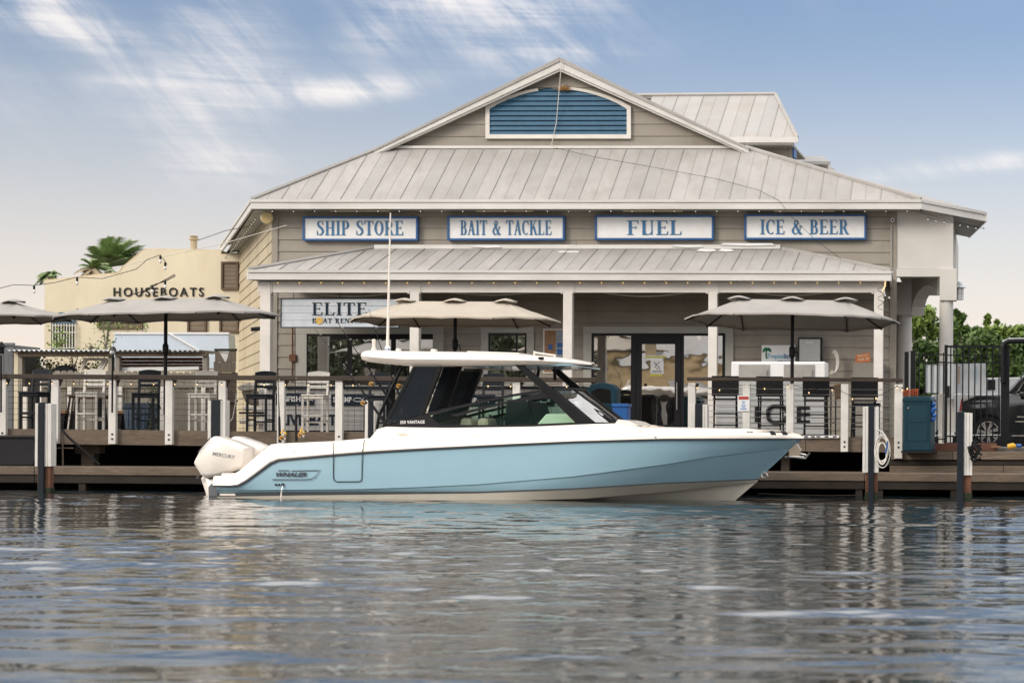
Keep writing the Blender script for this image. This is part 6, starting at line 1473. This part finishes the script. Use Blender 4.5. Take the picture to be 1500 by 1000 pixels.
tag(ar.build('gate_arch_pipe', M_blackm, org=FE.at(1469,560,O), smooth=60), 'black bent pipe rail arching right from the gate post', 'rail')
tag(MB().tube([FE.at(x, y, O-.05) for x, y in ((1467.5,640),(1467.5,508),(1469.5,500.5),(1478,497),(1600,496.6))], .03, 8).build('pale_pipe', M_corr, org=FE.at(1467,600,O), smooth=60), 'thin pale pipe following the black gate arch', 'pipe')
t = thing('white_banner', 'faded white banner tied behind the gate bars', 'banner', tuple(FE.at(1400, 575, -.1)))
MB().poly(FE, [(1356,533.5),(1400,533),(1444,531.5),(1444,576.5),(1400,576),(1356,575)], -.06, .012).build('cloth', mat('banner_white',(.50,.53,.55),.7,var=.10,scale=1.2), t)
for x, m in ((1402,mat('banner_pink',(.45,.33,.28),.7)),(1427,mat('banner_blue',(.35,.45,.52),.7))): MB().rect(FE, x, 536, x+4, 562, -.055, .004).build('faded_print', m, t)
t = thing('pale_post_cluster', 'pale upright boards standing behind the iron fence', 'post', tuple(FE.at(1378, 640, -.5)))
for x0, x1, y0 in ((1374.5,1380,577),(1387,1391,577),(1393.5,1398,584)): MB().rect(FE, x0, y0, x1, 640, -.5, .1).build('board', M_stucco, t)
MB().rect(FE, 1366, 636, 1468, 639, -.4, .4).build('base_board', M_signw, t)
# car
CARY = 51.0
CP = planeP(1400, CARY, 1500, CARY-.2)
car = thing('black_suv', 'large black car parked beyond the iron gate, cut off by the right edge', 'car', tuple(CP.at(1500, 656, -1)))
q = [(1408,640),(1407.5,600),(1410,588),(1418,580.5),(1440,577.5),(1474,577),(1483,568),(1500,548),(1510,542.5),(1560,540),(1640,541),(1668,560),(1680,590),(1682,640)]
q2 = [CP.sz(x, y) for x, y in q]
def pw(pl, sz, o, hw, scl, name, m, par, sm=40):
    cx = sum(p[0] for p in sz)/len(sz); cz = sum(p[1] for p in sz)/len(sz); rows = [[pl.w(cx+(s-cx)*k, o+hw*u, cz+(z-cz)*(k if z > cz else 1)) for s, z in sz] for u, k in scl]
    mb = MB().grid(rows, closed=True); n = len(sz); mb.f += [tuple(range(n)), tuple(range((len(rows)-1)*n, len(rows)*n))]; return mb.build(name, m, par, smooth=sm)
body = [p for p in [CP.sz(x, y) for x, y in ((1408,642),(1407.5,600),(1410,588),(1418,580.5),(1440,577.5),(1474,577),(1600,577),(1680,580),(1683,600),(1683,642))]]
pw(CP, body, -1.0, 1.0, ((-1,.96),(-.9,1),(.86,1),(.97,.985),(1,.95)), 'body', M_carb, car)
cab = [CP.sz(x, y) for x, y in ((1472,578),(1483,568),(1498,549),(1508,543),(1560,540),(1640,541),(1664,556),(1676,578))]
pw(CP, cab, -1.0, .82, ((-1,.90),(-.8,1),(.8,1),(1,.90)), 'cabin', M_carb, car)
MB().prism([CP.w(*(lambda z: (z[0]-.02, -.35, z[1]+.02))(CP.sz(1473,577.5))), CP.w(*(lambda z: (z[0]-.02, -1.65, z[1]+.02))(CP.sz(1473,577.5))), CP.w(*(lambda z: (z[0]-.02, -1.6, z[1]+.02))(CP.sz(1500,547.5))), CP.w(*(lambda z: (z[0]-.02, -.4, z[1]+.02))(CP.sz(1500,547.5)))], (0,0,.01)).build('windscreen', mat('pale_glass',(.30,.36,.40),.06,var=.05), car)
wn = [(1488,577),(1496,563),(1507,552),(1512,548.5),(1545,547),(1545,577)]
sw_ = MB().prism([CP.w(*(lambda z: (z[0], -.17, z[1]))(CP.sz(x, y))) for x, y in wn], -CP.n3*.02).build('side_window', mat('tinted_glass',(.015,.018,.02),.05), car)
MB().tube([CP.w(*(lambda z: (z[0], -.15, z[1]))(CP.sz(x, y))) for x, y in wn+wn[:1]], .018, 5).build('chrome_trim', M_chrome, sw_)
MB().prism([CP.at(1493,574,.10), CP.at(1504,574,.10), CP.at(1505,582,.10), CP.at(1494,582,.10)], -CP.n3*.25).build('door_mirror', M_carb, car, bevel=.03)
for y, x0, x1 in ((609.5,1490,1560),(616.5,1487.5,1600),(637,1482,1600)): MB().rect(CP, x0, y, x1, y+1.6, .012, .03).build('trim_strip', M_chrome, car)
MB().poly(CP, [(1405,602),(1408,584),(1411,583),(1407,603)], -.05, .1).build('side_lamp', mat('red_lens',(.45,.03,.02),.2), car)
MB().poly(CP, [(1410,584),(1427,579.5),(1427,582),(1410,588)], .0, .1).build('headlamp', M_chrome, car)
for wx in (1447.5, 1625):
    c = CP.at(wx, 633, .0)
    MB().tube([c-CP.n3*.05, c+CP.n3*.02], .475, 28).build('wheel_arch', M_dark, car)
    ty = MB().tube([c-CP.n3*.25, c+CP.n3*.03], .40, 28).build('wheel', M_tyre, car, smooth=40)
    rm = MB(); rm.tube([c+CP.n3*.03, c+CP.n3*.045], .30, 24); rm.build('rim_disc', M_black, ty)
    sp = MB(); e = CP.e3; up = Vector((0,0,1))
    for k in range(24):
        a, b = k*math.pi/12, (k+1)*math.pi/12; f = lambda r, g: c+CP.n3*.05+e*r*math.cos(g)+up*r*math.sin(g); sp.prism([f(.285,a), f(.285,b), f(.262,b), f(.262,a)], -CP.n3*.03)
    for k in range(7):
        g = k*2*math.pi/7+.3
        for d in (-.10, .10): sp.prism([f(.06,g+d*2), f(.06,g+d*2+.5), f(.27,g+d+.06), f(.27,g+d-.06)], -CP.n3*.02)
    sp.tube([c+CP.n3*.03, c+CP.n3*.07], .055, 12); sp.build('rim_spokes', M_chrome, ty)
# white car farther back
CW = planeP(1360, 58, 1480, 58); t = thing('white_car', 'white car roof and bonnet glimpsed through the gate behind the black car', 'car', tuple(CW.at(1430, 650, -1)))
pw(CW, [CW.sz(x, y) for x, y in ((1357,650),(1358,585),(1366,578),(1400,576.5),(1455,577),(1520,580),(1521,650))], -.9, .9, ((-1,.95),(-.85,1),(.85,1),(1,.96)), 'body', M_signw, t)
pw(CW, [CW.sz(x, y) for x, y in ((1400,578),(1424,562),(1440,553),(1500,552),(1516,578))], -.9, .75, ((-1,.9),(-.8,1),(.8,1),(1,.92)), 'cabin', M_signw, t)
MB().poly(CW, [(1447,571),(1447,556),(1458,556),(1458,571)], -.12, .03).build('side_window', mat('tinted_glass',(.015,.018,.02)), t)
for wx in (1385, 1490):
    c = CW.at(wx, 641, 0); MB().tube([c-CW.n3*.2, c+CW.n3*.02], .33, 18).build('wheel', M_tyre, t)
t = thing('yellow_float', 'small yellow float lying on the planks under the gate post', 'float', tuple(FE.at(1480, 652, .2)))
MB().tube([WALLR.at(1476,654,-.2), WALLR.at(1484,652.5,-.2), WALLR.at(1488,653,-.2)], [.05,.06,.03], 10).build('body', mat('float_yellow',(.62,.36,.03),.5), t, smooth=50)
tag(MB().tube([WALLR.at(1489,652.5,-.2), WALLR.at(1496,652.5,-.2)], .035, 8).build('blue_can', M_bright, org=WALLR.at(1492,654,-.2)), 'small blue can beside the yellow float', 'can')
tag(MB().rect(WALLR, 1452, 652.5, 1466, 655, -.2, .1).build('timber_offcut', mat('orange_wood',(.22,.11,.05)), org=WALLR.at(1459,655,-.2)), 'short orange timber offcut lying under the gate', 'offcut')
t = thing('striped_reflector', 'black and white striped strip along the deck edge right of the bow', 'strip', tuple(RAIL.at(1205, 641, .07)))
MB().rect(RAIL, 1176, 637.5, 1229, 641, .07, .02).build('strip', M_signw, t)
for x in (1178,1188,1196,1208,1220): MB().rect(RAIL, x, 638.3, x+5.4, 640.2, .075, .01).build('dark_patch', M_black, t)
# dark furniture on the right deck behind the bars
for (x0, x1, y0, lb, nm) in ((1215, 1226, 566, 'dark round stool stand behind the fourth rail bay', 'stool_stand'), (1250, 1290, 590, 'dark folded table behind the rightmost bar chair', 'folded_table')):
    q = planeP(1200, 42, 1300, 42); t = thing(nm, lb, 'stand', tuple(q.at((x0+x1)/2, 641, 0)))
    MB().rect(q, x0, y0, x1, y0+4, 0, .4).build('top', M_char, t)
    for x in (x0+2, x1-2): MB().rect(q, x-1, y0+4, x+1, 642, -.05, .05).build('leg', M_char, t)
    MB().rect(q, x0+3, 618, x1-3, 620, -.03, .04).build('rung', M_char, t)
t = thing('rattan_hamper', 'small brown rattan basket hung behind a white rail post', 'basket', tuple(P(1227, 584, 41.5)))
q = planeP(1200, 41.5, 1300, 41.5); MB().poly(q, [(1221,563),(1232,561),(1232,584),(1223,584)], 0, .15).build('body', mat('rattan',(.16,.10,.06),.8,var=.3,scale=20), t, bevel=.02)

# ---------------------------------------------------------------- vegetation
def leaves(name, m, parent, clumps, n, size, spread, flat=.5, seed=1):
    r = np.random.default_rng(seed); clumps = np.array(clumps); k = r.integers(0, len(clumps), n)
    c = clumps[k, :3] + r.normal(0, 1, (n, 3))*clumps[k, 3:4]*spread
    d1 = r.normal(0, 1, (n, 3)); d1 /= np.linalg.norm(d1, axis=1)[:, None]; d2 = r.normal(0, 1, (n, 3)); d2 -= (d1*d2).sum(1)[:, None]*d1; d2 /= np.linalg.norm(d2, axis=1)[:, None]
    s = size*r.uniform(.6, 1.3, (n, 1)); V = np.stack([c-d1*s, c+d2*s*flat, c+d1*s, c-d2*s*flat], 1).reshape(-1, 3)
    o0 = np.array(ORG[parent.name]) if parent else np.zeros(3); V = V-o0
    me = bpy.data.meshes.new(name); me.vertices.add(len(V)); me.vertices.foreach_set('co', V.ravel()); idx = np.arange(4*n)
    me.loops.add(4*n); me.loops.foreach_set('vertex_index', idx); me.polygons.add(n); me.polygons.foreach_set('loop_start', np.arange(0, 4*n, 4)); me.polygons.foreach_set('loop_total', np.full(n, 4))
    me.update(); me.materials.append(m); o = bpy.data.objects.new(name, me); COL.objects.link(o)
    if parent: o.parent = parent; ORG[o.name] = ORG[parent.name]
    return o
def tree(px, ybase_z, ytop_, Y, wpx, label, m=M_leaf, n=7000, seed=1, trunk=True, size=.16, gaps=1.0, group='mangrove trees beyond the car park'):
    top = P(px, ytop_, Y); base = Vector((top.x, Y, ybase_z)); h = top.z-ybase_z; w = wpx/FPX*Y
    t = thing('mangrove_tree', label, 'tree', tuple(base), group); r = random.Random(seed)
    cl = []; nc = 46
    for i in range(nc):
        a = r.uniform(0, 6.28); zz = r.uniform(.10, .97); rad = math.sin(math.pi*min(1, .18+zz*.72))**.7*w/2*math.sqrt(r.uniform(.15, 1))
        cl.append((top.x+rad*math.cos(a), Y+rad*math.sin(a)*.8, ybase_z+h*zz, w*.055*r.uniform(.6, 1.5)*gaps))
    leaves('crown', m, t, cl, int(n*1.7), size*.72, 1.0, .5, seed)
    tk = MB(); tk.tube([base, base+Vector((w*.03,0,h*.35)), base+Vector((-.01*w,0,h*.8))], [.14,.10,.04], 7)
    tk.build('trunk', M_bark, t)
    lm = MB()
    for c in cl[::4]: lm.tube([base+Vector((0,0,h*.25)), Vector(((c[0]+base.x)/2, (c[1]+Y)/2, ybase_z+(c[2]-ybase_z)*.6)), Vector(c[:3])], [.06,.04,.015], 5)
    lm.build('limbs', M_bark, t)
specs = [(1350,452,70,60,'tree seen through the portico arch, left of the round column'),(1383,470,76,60,'dark tree right behind the round portico column'),(1402,450,72,36,'tall dark tree top just right of the portico column'),
         (1424,474,78,70,'yellow-green tree above the left half of the iron gate'),(1452,458,82,40,'open-crowned tree poking highest above the gate'),(1462,476,78,66,'dense tree directly behind the gate post'),
         (1497,477,78,70,'tree at the right edge above the black car'),(1440,492,68,90,'low bushy tree behind the gate bars'),(1490,500,66,90,'low bushy tree behind the black car'),(1365,500,66,70,'low bushy tree behind the iron fence'),(1540,470,76,90,'tree just beyond the right edge of the view'),(1600,465,78,100,'tree far to the right beyond the black car')]
for i, (x, y, Y, w, lb) in enumerate(specs):
    tree(x, .87, y, Y, w, lb, M_leafd if 'dark' in lb or 'low' in lb else M_leaf, 5200 if w < 45 else 8500, seed=i+3, gaps=.8 if w < 45 else 1.0)
def palm(px, py, Y, r, label, n=22, droop=1.0, wind=.0, seed=1, dry=0, m=M_palm, up=0.0):
    c = P(px, py, Y); base = Vector((c.x, Y, .87)); t = thing('palm_tree', label, 'palm tree', tuple(base), 'palms behind the houseboats building'); R = random.Random(seed)
    MB().tube([base, base+Vector((.1,0,(c.z-.87)*.5)), c], [.20,.15,.13], 9).build('trunk', M_bark, t)
    for part_, cnt, mm in (('fronds', n, m), ('dry_fronds', dry, M_dry)):
        mb = MB()
        for i in range(cnt):
            a = R.uniform(0, 6.28); el = R.uniform(-.2+up, 1.35) if part_ == 'fronds' else R.uniform(-.9, .3); L_ = r*R.uniform(.75, 1.1)
            d = Vector((math.cos(a)*math.cos(el)+wind, math.sin(a)*math.cos(el), math.sin(el))); prev = None; pts = []
            for k in range(9):
                u = k/8; pts.append(c + d*L_*u + Vector((wind*L_*u*u*.5, 0, -droop*L_*u*u*.55)))
            mb.tube(pts, [.02]*8+[.004], 3, False)
            for k in range(1, 9):
                for q in range(3):
                    p = pts[k-1]+(pts[k]-pts[k-1])*q/3; tg = (pts[k]-pts[k-1]).normalized(); sd = tg.cross(Vector((0,0,1))).normalized()
                    ln = L_*.34*math.sin(math.pi*(.12+.8*((k-1+q/3)/8)))**.8
                    for sgn in (-1, 1):
                        e = p + (sd*sgn*.75+tg*.55+Vector((wind*.5,0,-.38*droop)))*ln*R.uniform(.8,1.15); w_ = tg*.028
                        mb.add([p-w_, p+w_, e], [(0,1,2)])
        if cnt: mb.build(part_, mm, t)
palm(158, 391, 72, 1.40, 'tall windswept palm behind the stepped parapet', 60, .45, .22, 4, up=.55)
palm(137, 393, 70, .75, 'smaller half-dry palm left of the windswept one', 18, .8, .0, 5, dry=14, up=.3)
palm(73, 404, 74, .55, 'leftmost small round palm over the parapet corner', 20, 1.1, .0, 6, dry=3)
# vines and shrubs around the bar huts
def shrub(px, py, Y, w, h, label, m, n, size, seed, name='shrub'):
    n = int(n*.6); size *= .75; c = P(px, py, Y); t = thing(name, label, 'plant', tuple(c)); r = random.Random(seed)
    cl = [(c.x+r.uniform(-.5,.5)*w, c.y+r.uniform(-.2,.2), c.z+r.uniform(0,1)*h, .10) for _ in range(12)]
    leaves('foliage', m, t, cl, n, size, 1.0, .55, seed)
    st = MB()
    for q in cl[:6]: st.tube([c, Vector(q[:3])], .012, 4)
    st.build('stems', M_bark, t)
shrub(50, 547, 47.5, .45, .45, 'bright green shrub under the left tin roof', M_leaf, 500, .07, 1); shrub(74, 545, 47.3, .35, .30, 'small creeping shrub beside the dark grill lid', M_leaf, 220, .06, 2)
shrub(108, 545, 47.3, .2, .45, 'thin vine climbing right of the dark grill lid', M_leaf, 130, .05, 3); shrub(136, 543, 47.6, .4, .28, 'green vine inside the tilted white frame', M_leaf, 260, .05, 4)
shrub(155, 511, 47.4, .16, .70, 'wispy vine climbing the post between the two tin roofs', M_leafd, 150, .06, 5); shrub(133, 512, 47.6, .2, .14, 'small sprig above the left tin roof', M_leafd, 60, .05, 6)
shrub(90, 508, 58.8, .35, .5, 'potted plant behind the bars of the arched window', M_leaf, 200, .07, 8)
vn = []
for x, y in ((140,478),(150,477),(163,476),(172,477),(185,478),(200,479),(212,480)): q = P(x, y, 58.5); vn.append((q.x, q.y, q.z, .10))
vt = thing('flowering_vine', 'thin vine along the sill of the long window under the umbrella', 'plant', tuple(P(175, 479, 58.5))); leaves('foliage', M_leaf, vt, vn, 90, .045, 1.0, .5, 9)
cl = []
for k in range(9): q = P(224+random.uniform(-3,3), 628-k*7.5, 41.6); cl.append((q.x, q.y, q.z, .05))
leaves('foliage', mat('grey_green_leaf',(.12,.14,.07),.7,var=.4,island=.4), pl_, cl, 420, .035, 1.0, .4, 11)

# ---------------------------------------------------------------- the far bank behind the viewer, seen only as reflections in the glass
M_tan2 = mat('warm_tan_stucco', (.70,.50,.27), .9, var=.1)
fb = thing('far_bank_house', 'tan house on the opposite bank mirrored in the shop door glass', 'house', (-17, -58, .5))
MB().box(-33, -66, .5, -7, -58, 7.2).build('wall', M_tan2, fb)
MB().prism([(-34,-57.4,7.2),(-6,-57.4,7.2),(-6,-62,9.4),(-34,-62,9.4)], (0,0,-.1)).build('roof', M_roof2, fb); MB().prism([(-34,-66.6,7.2),(-6,-66.6,7.2),(-6,-62,9.4),(-34,-62,9.4)], (0,0,-.1)).build('roof', M_roof2, fb)
for x in (-30.5, -9): MB().box(x-.6, -58.05, 2.2, x+.6, -57.9, 4.0).build('window', M_black, fb)
MB().prism([(-27,-55,4.6),(-17,-55,4.6),(-17,-58,5.6),(-27,-58,5.6)], (0,0,-.1)).build('porch_roof', M_roof2, fb)
MB().box(-900, -900, -3, 900, -52, .5).build('far_bank', mat('far_bank_grass',(.05,.07,.03),.9), kind='structure')
for i, x in enumerate((-37, -42, -47, -52, -57)):
    t = thing('far_bank_tree', 'tree on the opposite bank mirrored in the wide window, number %s from the tan house' % ('nearest','second','third','fourth','farthest')[i], 'tree', (x, -60, .5), 'trees on the opposite bank')
    cl = [(x+random.gauss(0,1.6), -60+random.gauss(0,1.2), 5.2+random.gauss(0,2.4), .9) for _ in range(30)]; leaves('crown', mat('olive_leaf', (.085,.10,.05), .7, var=.3, island=.3), t, cl, 2600, .45, 1.0, .6, 40+i)
    MB().tube([(x,-60,.5),(x,-60,4)], [.25,.12], 8).build('trunk', M_bark, t)
